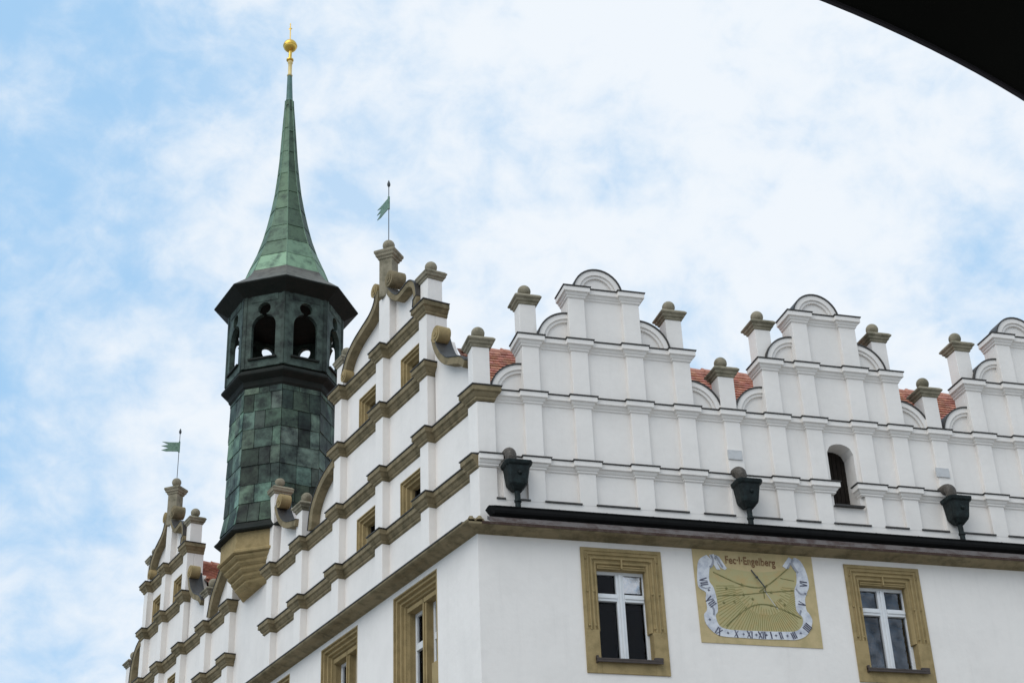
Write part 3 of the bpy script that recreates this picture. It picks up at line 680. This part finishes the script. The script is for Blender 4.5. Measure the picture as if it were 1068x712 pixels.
# ================================================================== ORIEL TURRET
s0_, d0_ = 9.36, -.62
TP = C0 + tL * s0_ - nL * d0_
A0 = math.atan2(-nL.y, -nL.x) + math.radians(22.5)       # octagon with one face parallel to the facade
tur = thing('clock_turret', 'tall green copper clad octagonal turret with open lantern, needle spire and gilded ball', 'tower', PW(TP.x, TP.y, 10.3))
tur.name = 'oriel_turret'; ORG['oriel_turret'] = PW(TP.x, TP.y, 10.3)
def lean(z): return 0 if z < 16.8 else -.145 * (z - 16.8) / 7.2
def OV(k, R, z, cen=None):
    c_ = cen or TP; a_ = A0 + k * PI / 4; return PW(c_.x + R * math.cos(a_) + lean(z), c_.y + R * math.sin(a_) + lean(z) * -.1, z)
def octa(rings, name, mat, smooth=0, bevel=0, cen=None, parent=tur, tones=None):
    b = MB(); vs = []
    for i, (R, z) in enumerate(rings):
        for k in range(8): vs.append(OV(k, R, z, cen[i] if cen else None))
    n = len(rings)
    fs = [(i * 8 + k, i * 8 + (k + 1) % 8, i * 8 + 8 + (k + 1) % 8, i * 8 + 8 + k) for i in range(n - 1) for k in range(8)]
    b.add(vs, fs + [tuple(range(8))[::-1], tuple(range(n * 8 - 8, n * 8))])
    return link(name, b, mat, parent, smooth, bevel)
# corbel: a console whose mouldings step back to the wall, wide along the facade
b = MB(); zt, zb = 10.97, 10.45; rgs = []
nst = 5
for i in range(nst):
    f0, f1 = i / nst, (i + 1) / nst
    for q, dr in ((0, 0), (.10, .0), (.30, .03), (.62, .045), (.84, .03), (.93, 0)):
        f = f0 + (f1 - f0) * q; fr_ = f0 + (f1 - f0) * q ** 1.2
        rgs.append((.60 + .40 * fr_ ** .8, .03 + .92 * fr_, dr, zb + (zt - zb) * f))
rgs.append((1.0, 1.0, 0, zt))
vs = []
for wf, df, dr, z in rgs:
    for k in range(8):
        a_ = A0 + k * PI / 4; v = Vector((math.cos(a_), math.sin(a_), 0)) * 1.115
        al = v.dot(tL); od = v.dot(-nL) + d0_            # along the wall, outwards from its face
        al = al * wf * (1 + dr * .5) + .22 * (1 - wf)
        od = od * df + dr if od > 0 else od
        p_ = C0 + tL * (s0_ + al) - nL * od; vs.append(PW(p_.x, p_.y, z))
n = len(rgs); b.add(vs, [(i * 8 + k, i * 8 + (k + 1) % 8, i * 8 + 8 + (k + 1) % 8, i * 8 + 8 + k) for i in range(n - 1) for k in range(8)] + [tuple(range(8))[::-1], tuple(range(n * 8 - 8, n * 8))])
link('corbel', b, 'sand', tur, bevel=.006)
o = octa([(1.13, 10.972), (1.17, 10.985), (1.17, 11.03), (1.125, 11.05), (1.115, 11.07), (1.115, 11.42)], 'stone_band', 'sand', bevel=.008)
octa([(1.10, 11.40), (1.24, 11.405), (1.255, 11.43), (1.19, 11.50), (1.13, 11.60), (1.10, 11.68)], 'skirt', 'copper_dark')
# patched copper sheets, one by one, lapped
def sheets(name, prof, mat, courses, wmin, wmax, tones, skip=None, parent=tur, under=None):
    b = MB()
    def Rz(z):
        for (R0, z0), (R1, z1) in zip(prof[:-1], prof[1:]):
            if z <= z1 or (R1, z1) == prof[-1]: return R0 + (R1 - R0) * (z - z0) / (z1 - z0)
    for k in range(8):
        z = prof[0][1]; ci = 0
        while z < prof[-1][1] - .02:
            h = courses(z) * random.uniform(.93, 1.07); z1 = min(z + h, prof[-1][1])
            if prof[-1][1] - z1 < .12: z1 = prof[-1][1]
            R0, R1 = Rz(z), Rz(z1); wdt = 2 * R0 * math.sin(PI / 8)
            cuts = [0]; 
            while cuts[-1] < 1: cuts.append(cuts[-1] + random.uniform(wmin, wmax) / max(wdt, .01))
            cuts[-1] = 1
            if len(cuts) > 2 and 1 - cuts[-2] < .12: cuts.pop(-2)
            for u0, u1 in zip(cuts[:-1], cuts[1:]):
                tb = random.uniform(.009, .022); tt = .002; g0 = .004
                tone = tones(k, z)
                def pt_(u, R, zz_, off):
                    a_ = OV(k, R + off, zz_); c_ = OV(k + 1, R + off, zz_); return a_.lerp(c_, u)
                e_ = .006 / max(wdt, .05)
                vs = [pt_(u0 + e_, R0, z + .0, tb), pt_(u1 - e_, R0, z + random.uniform(-.006, .004), tb), pt_(u1 - e_, R1, z1 + .012, tt), pt_(u0 + e_, R1, z1 + .012, tt),
                      pt_(u0 + e_, R0, z, -.01), pt_(u1 - e_, R0, z, -.01), pt_(u1 - e_, R1, z1, -.01), pt_(u0 + e_, R1, z1, -.01)]
                b.add(vs, [(0, 1, 2, 3), (0, 4, 5, 1), (1, 5, 6, 2), (0, 3, 7, 4)], tone)
            z = z1; ci += 1
    return link(name, b, mat, parent)
octa([(1.12, 11.60), (1.085, 11.75), (1.07, 12.0), (1.065, 14.60)], 'drum_core', 'copper_dark')
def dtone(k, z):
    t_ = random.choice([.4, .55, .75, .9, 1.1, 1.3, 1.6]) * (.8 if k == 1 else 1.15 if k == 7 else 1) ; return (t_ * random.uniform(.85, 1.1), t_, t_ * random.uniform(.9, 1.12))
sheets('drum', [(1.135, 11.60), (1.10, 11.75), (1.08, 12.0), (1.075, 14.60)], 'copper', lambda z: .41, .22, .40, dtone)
octa([(1.07, 14.50), (1.12, 14.56), (1.14, 14.66), (1.26, 14.735), (1.285, 14.76), (1.285, 14.80), (1.17, 14.90), (1.14, 14.93)], 'lantern_cornice', 'copper_dark')
octa([(1.16, 14.88), (1.16, 14.99), (.05, 14.99)], 'lantern_floor', 'copper_dark')
# lantern: eight pierced panels
RL = 1.215; hw = RL * math.sin(PI / 8); ap = RL * math.cos(PI / 8)
def keyhole(w_=.265, zb_=15.11, zs=15.86, zc_=16.285, rc=.14):
    pts = [(-w_, zb_)]
    for k in range(0, 9):
        a_ = PI - k * (PI / 2 * .89) / 8; pts.append((w_ * math.cos(a_), zs + w_ * 1.08 * math.sin(a_)))
    th = math.radians(-68)
    L_ = []
    for k in range(0, 17):
        a_ = math.radians(180 + 70) - k * (math.radians(180 + 140)) / 16
        L_.append((rc * math.cos(a_), zc_ + rc * math.sin(a_)))
    rgt = [(-x, z) for x, z in pts[::-1]]
    return pts + L_ + rgt
lant = MB()
for k in range(8):
    am = A0 + (k + .5) * PI / 4; nx, ny = math.cos(am), math.sin(am)
    F = lambda s, d, z: PW(TP.x + nx * (ap + d) - ny * s, TP.y + ny * (ap + d) + nx * s, z)
    lant.plate(F, rect(-hw, hw, 14.92, 16.74), 0, -.10, [keyhole()])
    # sill and edge strips
lo = link('lantern', lant, 'copper_lantern', tur, bevel=.008)
for k in range(8):
    am = A0 + (k + .5) * PI / 4; nx, ny = math.cos(am), math.sin(am)
    F = lambda s, d, z: PW(TP.x + nx * (ap + d) - ny * s, TP.y + ny * (ap + d) + nx * s, z)
    p = MB(); p.box(F, -.31, .31, .045, -.12, 15.09, 15.128); link('lantern_sill', p, 'copper_dark', lo)
    p = MB(); t_ = random.uniform(.75, 1.2)
    p.box(F, -hw + .005, -hw + .075, .012, -.005, 14.93, 16.73, (t_, t_, t_)); p.box(F, hw - .075, hw - .005, .012, -.005, 14.93, 16.73, (t_ * .8, t_ * .8, t_ * .8))
    for zz_ in (15.45, 15.9, 16.45):
        t2 = random.uniform(.6, 1.3); a_ = random.uniform(.0, .06)
        if zz_ > 16.4: p.box(F, -.3, .3, .011, -.003, zz_ - .0, zz_ + .2, (t2, t2, t2))
    link('patch_sheet', p, 'copper_lantern', lo)
octa([(1.1, 16.52), (1.52, 16.785), (1.535, 16.80), (1.53, 16.825), (.9, 17.3)], 'eaves', 'copper_dark')
octa([(1.527, 16.826), (1.17, 17.12), (1.0, 17.32), (.955, 17.42), (.60, 17.45)], 'roof_skirt', 'copper_roof')
sp = [(.950, 17.40), (.79, 17.83), (.64, 18.20), (.52, 18.59), (.43, 18.97), (.345, 19.40), (.28, 19.8), (.23, 20.25), (.19, 20.7), (.16, 21.18), (.125, 21.75), (.095, 22.2), (.085, 22.42)]
octa([(r - .02, z) for r, z in sp] + [(.06, 22.45)], 'spire_core', 'copper_dark')
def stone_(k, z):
    dark = k in (6, 7, 0)     # unused; the DARK sides take darker tones above the bottom courses
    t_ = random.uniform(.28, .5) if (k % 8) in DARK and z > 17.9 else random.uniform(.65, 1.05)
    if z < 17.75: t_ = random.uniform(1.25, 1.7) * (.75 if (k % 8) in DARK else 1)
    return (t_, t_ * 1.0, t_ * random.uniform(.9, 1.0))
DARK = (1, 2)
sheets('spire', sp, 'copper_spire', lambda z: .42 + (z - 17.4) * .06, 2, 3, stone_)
b = MB()
for k in range(8): b.tube([OV(k, r + .008, z) for r, z in sp], .012 * U, 6)
link('spire_seam', b, 'copper_spire', tur)
octa([(.098, 22.40), (.075, 22.46), (.055, 23.15)], 'spire_tip', 'copper_new')
def CP(z): return PW(TP.x + lean(z), TP.y - .1 * lean(z), z)
b = MB(); b.lathe(CP(23.14), [(r * U, h * U) for r, h in [(.055, 0), (.068, .02), (.045, .05), (.045, .36), (.06, .38), (.06, .43), (.04, .45)]], 14)
link('gilt_collar', b, 'gilt_pale', tur, smooth=40)
b = MB(); b.lathe(CP(23.585), [(r * U, h * U) for r, h in [(.045, 0), (.085, .02), (.085, .05), (.04, .08), (.04, .32)]], 14); link('collar_ring', b, 'gold', tur, smooth=40)
b = MB(); b.ball(CP(24.04), .162 * U, 28); b.lathe(CP(24.02), [(.165 * U, 0), (.168 * U, .02 * U), (.165 * U, .04 * U)], 28); link('gilded_ball', b, 'gold', tur, smooth=60)
b = MB(); b.tube([CP(24.15), CP(24.72)], .013 * U, 8)
b.add([CP(24.56) + Vector(v) * U for v in ((.05, 0, .02), (0, .02, .06), (-.05, 0, -.02), (0, -.02, -.06), (0, .02, 0), (0, -.02, 0))], [(0, 1, 4), (1, 2, 4), (2, 3, 4), (3, 0, 4), (1, 0, 5), (2, 1, 5), (3, 2, 5), (0, 3, 5)])
link('star_rod', b, 'gold', tur)

# ================================================================== WEATHER VANES
def vane(base, H, zf, dirv, label, Lf=.46, hf=.23, tilt=0, grp='weather vanes on the gable tops'):
    r = thing('weather_vane', label, 'weather vane', base, grp)
    b = MB(); b.tube([base, base + Vector((0, 0, H * U))], .008 * U, 8); link('rod', b, 'iron', r)
    b = MB(); top = base + Vector((0, 0, H * U)); b.lathe(top - Vector((0, 0, .03 * U)), [(.008 * U, 0), (.03 * U, .04 * U), (.03 * U, .08 * U), (.006 * U, .15 * U)], 8); link('rod_tip', b, 'iron', r, smooth=50)
    z = zf - hf / 2; D = dirv.normalized(); sh = [(0, 0), (0, hf)]
    sh = [(0, 0), (0, hf), (.55 * Lf, hf * .98), (Lf * .97, hf * 1.03), (Lf * .72, hf * .82), (.60 * Lf, hf * .72), (Lf, hf * .57), (Lf * .74, hf * .44), (.60 * Lf, hf * .36), (Lf * .98, hf * .10), (Lf * .7, hf * -.02), (.5 * Lf, hf * .0)]
    nrm = Vector((-D.y, D.x, 0))
    F = lambda s, d, zz_: base + Vector((D.x * s, D.y * s, 0)) * U + nrm * d * U + Vector((0, 0, zz_ * U)) 
    b = MB(); zo = z - (base.z / U - EYE); b.plate(F, [(x, y + zo) for x, y in sh], .006, -.006); link('flag', b, 'flag', r)
    b = MB(); b.tube([F(0, 0, zo - .02), F(0, 0, zo + hf + .02)], .02 * U, 8); link('sleeve', b, 'flag', r)
    return r
vb1 = FL(m1(3.30), -.17, 15.05); vane(vb1, 1.16, 15.84, tL, 'swallow-tailed green weather vane on the near gable top beside the turret', Lf=.50)
vb2 = FL(m2(3.30), -.17, 15.05); vane(vb2, 1.15, 15.84, -nL * .72 + tL * .28, 'swallow-tailed green weather vane on the far left gable top', Lf=.42, hf=.24)

# ================================================================== RAINWATER HOPPERS
def hopper(s, label, first=None):
    base = FR(s, .05, 8.58)
    r = thing('rainwater_hopper', label, 'rain hopper', base, 'rainwater hopper heads on the attic')
    if first:
        for ch in first.children: copy_part(ch, r, base + (ORG[ch.name] - ORG[first.name]))
        return r
    def ringp(w_, df, db, z): return [FR(s - w_ * .80, df, z), FR(s + w_ * .80, df, z), FR(s + w_, df - .06, z), FR(s + w_, db, z), FR(s - w_, db, z), FR(s - w_, df - .06, z)]
    b = MB(); lv = [(.07, .10, -.03, 8.898), (.135, .16, -.06, 8.978), (.142, .168, -.07, 9.008), (.175, .20, -.075, 9.248), (.185, .21, -.075, 9.253)]
    vs = [v for q in lv for v in ringp(*q)]; n = len(lv)
    fs = [(i * 6 + k, i * 6 + (k + 1) % 6, i * 6 + 6 + (k + 1) % 6, i * 6 + 6 + k) for i in range(n - 1) for k in range(6)]
    b.add(vs, fs + [tuple(range(6))[::-1], tuple(range(n * 6 - 6, n * 6))])
    link('body', b, 'hopper', r, bevel=.01)
    b = MB(); lv = [(.185, .21, -.075, 9.250), (.20, .225, -.077, 9.268), (.21, .235, -.077, 9.303), (.21, .235, -.077, 9.318)]
    vs = [v for q in lv for v in ringp(*q)]; n = len(lv); fs = [(i * 6 + k, i * 6 + (k + 1) % 6, i * 6 + 6 + (k + 1) % 6, i * 6 + 6 + k) for i in range(n - 1) for k in range(6)]
    b.add(vs, fs + [tuple(range(6))[::-1], tuple(range(n * 6 - 6, n * 6))]); link('rim', b, 'hopper', r, bevel=.006)
    b = MB(); b.tube([FR(s - .0, .04, 8.938), FR(s, .04, 8.86), FR(s, .055, 8.55)], [.05 * U, .042 * U, .042 * U], 12)
    b.tube([FR(s, .05, 8.75), FR(s, .05, 8.72)], .055 * U, 12); link('downpipe', b, 'hopper', r, smooth=40)
    b = MB(); b.ball(FR(s + .01, .185, 9.128), .035 * U, 14); link('rosette', b, 'hopper', r, smooth=50)
    b = MB(); pts = []
    for k in range(9):
        a_ = k / 8 * PI * .56; pts.append(FR(s - .10, -.06 + .17 * math.sin(a_), 9.395 + .105 * math.cos(a_) + .01))
    b.tube([FR(s - .10, -.16, 9.510)] + pts + [FR(s - .085, .085, 9.278)], [.084 * U] * 6 + [.086 * U] * 5, 16)
    link('spout', b, 'spout', r, smooth=50, bevel=.0)
    return r
h1 = hopper(.60, 'black rainwater hopper by the building corner, nearest the left facade')
h2 = hopper(4.22, 'black rainwater hopper above the ochre sundial', h1)
h3 = hopper(7.78, 'black rainwater hopper right of the arched attic opening', h1)
hopper(11.6, 'black rainwater hopper farthest along the right attic', h1)

# ================================================================== SUNDIAL
sdl = thing('sundial', 'painted ochre sundial with white numeral ribbon between the two windows', 'sundial', FR(4.2, 0, 6.79))
D0 = .012
b = MB(); b.plate(FR, [(3.24, 8.205), (3.255, 6.79), (5.15, 6.79), (5.155, 8.205)], D0, -.01); link('panel', b, 'dial', sdl)
inner = [(3.56, 8.02), (3.49, 7.92), (3.465, 7.72), (3.52, 7.62), (3.55, 7.45), (3.55, 7.27), (3.51, 7.19), (3.55, 7.05), (3.68, 7.00), (3.91, 6.995), (4.23, 7.0), (4.55, 7.01), (4.75, 7.03), (4.86, 7.12), (4.88, 7.24), (4.80, 7.34), (4.80, 7.52), (4.81, 7.66), (4.86, 7.79), (4.865, 8.00), (4.77, 8.07)]
outer = [(3.46, 8.12), (3.33, 8.03), (3.285, 7.82), (3.285, 7.62), (3.39, 7.54), (3.38, 7.44), (3.385, 7.28), (3.33, 7.20), (3.35, 7.06), (3.46, 6.94), (3.60, 6.89), (3.89, 6.885), (4.21, 6.88), (4.53, 6.89), (4.75, 6.90), (4.93, 6.99), (5.03, 7.18), (5.0, 7.30), (4.96, 7.36), (4.96, 7.52), (5.0, 7.62), (5.055, 7.75), (5.03, 7.97), (4.96, 8.12), (4.87, 8.17)]
b = MB(); b.plate(FR, smooth_path([(3.56, 7.98)] + inner[1:-1] + [(4.76, 7.98), (4.5, 7.93), (4.2, 7.90), (3.85, 7.93), (3.56, 7.98)])[:-1], D0 + .002, D0 - .004); link('field', b, 'dial_field', sdl)
oc = (4.30, 7.70)
b = MB()
def stroke(b, p, q, w_, d=.006):
    p, q = Vector(p), Vector(q); t_ = (q - p).normalized(); m = Vector((-t_.y, t_.x)) * w_ / 2
    b.plate(FR, [tuple(p + m), tuple(q + m), tuple(q - m), tuple(p - m)], D0 + d, D0 - .002)
for k in range(58):
    a_ = math.radians(184 + k * 3.05); r0 = random.uniform(.28, .38)
    if k % 2 == 0: r0 = .45
    dx, dy = math.cos(a_), math.sin(a_)
    r1 = min(abs(.74 / dx) if dx < 0 else (abs(.50 / dx) if dx > 1e-6 else 9), abs(.69 / dy) if dy < -1e-6 else 9)
    if r1 < r0: continue
    stroke(b, (oc[0] + dx * r0, oc[1] + dy * r0), (oc[0] + dx * r1, oc[1] + dy * r1), .007 if k % 2 else .009, .0045)
link('hour_lines', b, 'hatch', sdl)
b = MB(); P1, P2 = smooth_path(outer, 4), smooth_path(inner, 4)
b.plate(FR, P1 + P2[::-1], D0 + .008, D0 - .004); rb = link('numeral_ribbon', b, 'ribbon', sdl)
b = MB()
for pg in ([(3.60, 8.13), (3.66, 8.10), (3.76, 7.93), (3.73, 7.90), (3.67, 7.93), (3.58, 8.08)], [(4.66, 8.02), (4.72, 7.98), (4.84, 8.13), (4.78, 8.17)], [(3.50, 8.12), (3.58, 8.14), (3.62, 8.0), (3.66, 7.90), (3.60, 7.90), (3.55, 8.0)]):
    b = MB(); b.plate(FR, pg, D0 + .0085, D0 - .004); link('ribbon_curl', b, 'ribbon', rb)
for pa, w_ in (([(3.53, 8.12), (3.555, 8.04), (3.53, 7.96), (3.49, 7.93)], .032), ([(3.60, 8.12), (3.65, 8.03), (3.70, 7.94)], .03), ([(4.84, 8.14), (4.82, 8.06), (4.86, 7.98), (4.90, 7.93)], .036), ([(4.74, 7.99), (4.80, 8.08)], .028),
               ([(3.30, 7.64), (3.39, 7.60), (3.47, 7.62)], .022), ([(3.48, 7.20), (3.49, 7.27), (3.47, 7.33)], .03), ([(4.83, 7.68), (4.90, 7.60), (5.0, 7.61)], .026), ([(4.84, 7.28), (4.87, 7.35)], .03)):
    b = MB(); b.band(FR, smooth_path(pa, 3), w_, D0 + .0105, D0); link('ribbon_fold', b, 'ribbon_fold', rb)
# declination curves
b = MB()
for pa, w_ in (([(3.54, 7.86), (3.75, 7.77), (3.97, 7.69), (4.21, 7.66), (4.38, 7.71), (4.55, 7.83), (4.76, 8.00)], .016), ([(3.58, 7.50), (3.97, 7.54), (4.30, 7.59), (4.80, 7.65)], .013), ([(3.66, 7.05), (3.80, 7.17), (3.98, 7.31), (4.18, 7.40), (4.40, 7.40), (4.62, 7.33), (4.86, 7.23)], .016), ([(4.6, 7.83), (4.82, 7.80)], .009), ([(4.31, 7.62), (4.31, 7.50)], .012), ([(4.24, 7.60), (4.38, 7.70)], .02)):
    b.band(FR, smooth_path(pa, 5), w_, D0 + .007, D0)
for cx_, cz_ in ((3.97, 7.69), (4.31, 7.62), (3.98, 7.54), (4.0, 7.33), (4.40, 7.40), (4.43, 7.60), (3.83, 7.42), (4.12, 7.48), (3.72, 7.62), (4.56, 7.49), (3.66, 7.40), (4.62, 7.42)):
    n = 5; b.plate(FR, [(cx_ + (.026 if k % 2 == 0 else .011) * math.cos(2 * PI * k / 10 + .3), cz_ + (.026 if k % 2 == 0 else .011) * math.sin(2 * PI * k / 10 + .3)) for k in range(10)], D0 + .008, D0)
link('date_lines', b, 'green_line', sdl)
# numerals: origin, direction of the foot (towards the inside), text
b = MB()
def numeral(c_, ang, txt, h=.085, w_=.036):
    """c_ centre, ang: rotation of the upright, strokes of roman numerals"""
    ux, uy = Vector((math.cos(ang), math.sin(ang))), Vector((-math.sin(ang), math.cos(ang)))
    wid = {'I': .8, 'V': 1.7, 'X': 1.8}; tot = sum(wid[q] for q in txt) * w_; x = -tot / 2
    def P(a_, b_): v = Vector(c_) + ux * a_ + uy * b_; return (v.x, v.y)
    for q in txt:
        w1 = wid[q] * w_; 
        if q == 'I': stroke(b, P(x + w1 / 2, -h / 2), P(x + w1 / 2, h / 2), .018, .0125)
        if q == 'V': stroke(b, P(x + w1 * .1, h / 2), P(x + w1 / 2, -h / 2), .018, .0125); stroke(b, P(x + w1 * .9, h / 2), P(x + w1 / 2, -h / 2), .010, .0121)
        if q == 'X': stroke(b, P(x + w1 * .1, h / 2), P(x + w1 * .9, -h / 2), .018, .0125); stroke(b, P(x + w1 * .9, h / 2), P(x + w1 * .1, -h / 2), .010, .0121)
        x += w1
R_ = math.radians
for c_, an, tx in (((3.375, 7.70), -80, 'VII'), ((3.455, 7.40), -55, 'VIII'), ((3.53, 6.965), -35, 'IX'), ((3.80, 6.94), -8, 'X'), ((4.01, 6.94), -3, 'XI'), ((4.20, 6.94), 0, 'XII'),
                    ((4.345, 6.945), 8, 'I'), ((4.50, 6.95), 14, 'II'), ((4.705, 6.96), 22, 'III'), ((4.935, 7.09), 50, 'IIII'), ((4.90, 7.45), 72, 'V'), ((4.965, 7.76), 85, 'VI')):
    b = MB(); numeral(c_, R_(an), tx, h=.105 if tx not in ('VII', 'VIII', 'VI', 'V', 'IIII') else .118); link('numeral', b, 'ink', rb)
for cx_, cz_ in ((3.44, 7.575), (3.41, 7.13), (3.67, 6.945), (3.91, 6.94), (4.11, 6.94), (4.27, 6.945), (4.42, 6.945), (4.60, 6.95), (4.82, 7.0), (4.97, 7.61)):
    b = MB(); b.plate(FR, [(cx_ + (.024 if k % 2 == 0 else .009) * math.cos(2 * PI * k / 8), cz_ + (.024 if k % 2 == 0 else .009) * math.sin(2 * PI * k / 8)) for k in range(8)], D0 + .012, D0); link('star', b, 'ink', rb)
def text_mesh(txt, size, F, s, z, d, width=None):
    cu = bpy.data.curves.new('lettering', 'FONT'); cu.body = txt; cu.size = size; cu.extrude = .0; cu.align_x = 'LEFT'; cu.offset = .004; cu.space_character = 1.05
    to = bpy.data.objects.new('lettering', cu); COL.objects.link(to); bpy.context.view_layer.update()
    dg = bpy.context.evaluated_depsgraph_get(); me = bpy.data.meshes.new_from_object(to.evaluated_get(dg))
    xs = [v.co.x for v in me.vertices]; k = width / (max(xs) - min(xs)) if width else 1
    b = MB(); b.add([F(s + (v.co.x - min(xs)) * k, d, z + v.co.y) for v in me.vertices], [tuple(p.vertices) for p in me.polygons])
    bpy.data.objects.remove(to); return b
link('inscription', text_mesh('Fec·I·Engelberg', .165, FR, 3.75, 8.01, D0 + .006, .80), 'redink', sdl)
b = MB(); b.tube([FR(4.15, .012, 7.93), FR(4.30, .10, 7.64)], .010 * U, 8); b.ball(FR(4.21, .05, 7.81), .02 * U, 10); b.tube([FR(4.30, .10, 7.64), FR(4.35, .01, 7.60)], .005 * U, 6)
link('gnomon', b, 'iron', sdl)
b = MB(); b.band(FR, [(4.30, 7.66), (4.40, 7.5), (4.50, 7.35)], .008, D0 + .007, D0); link('noon_line', b, 'plate', sdl)

# ================================================================== PARASOL OVERHEAD
hz_ = .575; oc2 = Vector((.1125, 1.590)); Rc = 1.030
mid_a = math.radians(-88); half = math.radians(27)
apo = Rc * math.cos(half); side = 2 * Rc * math.sin(half)
Ro = side / 2 / math.sin(PI / 8); ao = Ro * math.cos(PI / 8)
hub = oc2 + Vector((math.cos(mid_a), math.sin(mid_a))) * (apo + ao)
par = thing('parasol', 'black canvas parasol canopy overhead in the top right corner', 'parasol', Vector((hub.x * U, hub.y * U, 0)))
b = MB(); n = 48
base_ang = mid_a + PI      # from hub towards the circle centre of the visible hem
topz = hz_ + .36
hemm = MB()
for k in range(8):
    am = base_ang + k * PI / 4; cc = hub + Vector((math.cos(am), math.sin(am))) * (apo + ao)
    prev = None
    for j in range(n + 1):
        aa = am + PI - half + 2 * half * j / n
        e = cc + Vector((math.cos(aa), math.sin(aa))) * Rc
        cur = [PW(e.x, e.y, hz_ ), PW(hub.x * .5 + e.x * .5, hub.y * .5 + e.y * .5, hz_ + .22), PW(hub.x, hub.y, topz)]
        if prev:
            b.add([prev[0], cur[0], cur[1], prev[1]], [(0, 1, 2, 3)]); b.add([prev[1], cur[1], cur[2]], [(0, 1, 2)])
            e2 = [PW(q.x, q.y, 0) for q in ()]
            hemm.add([prev[0], cur[0], cur[0] - Vector((0, 0, .004)), prev[0] - Vector((0, 0, .004))], [(0, 1, 2, 3)])
        prev = cur
cn = link('canopy', b, 'canvas', par, weld=True); md = cn.modifiers.new('thick', 'SOLIDIFY'); md.thickness = .003; md.offset = 0
hm = link('hem', hemm, 'hem', par, weld=True); md = hm.modifiers.new('thick', 'SOLIDIFY'); md.thickness = .004; md.offset = 0
for k in range(8):
    a_ = base_ang + (k + .5) * PI / 4; e = hub + Vector((math.cos(a_), math.sin(a_))) * Ro
    r_ = MB(); r_.tube([PW(hub.x, hub.y, topz - .02), PW(hub.x * .5 + e.x * .5, hub.y * .5 + e.y * .5, hz_ + .205), PW(e.x, e.y, hz_ - .004)], .012, 6); link('rib', r_, 'canvas', par)
b = MB(); b.tube([Vector((hub.x * U, hub.y * U, .05)), PW(hub.x, hub.y, topz + .05)], .024, 14); link('pole', b, 'iron', par, smooth=40)
b = MB(); b.lathe(Vector((hub.x * U, hub.y * U, .0)), [(.28, 0), (.28, .05), (.24, .07), (.05, .08), (.04, .25)], 24); link('base_plate', b, 'iron', par, smooth=30)
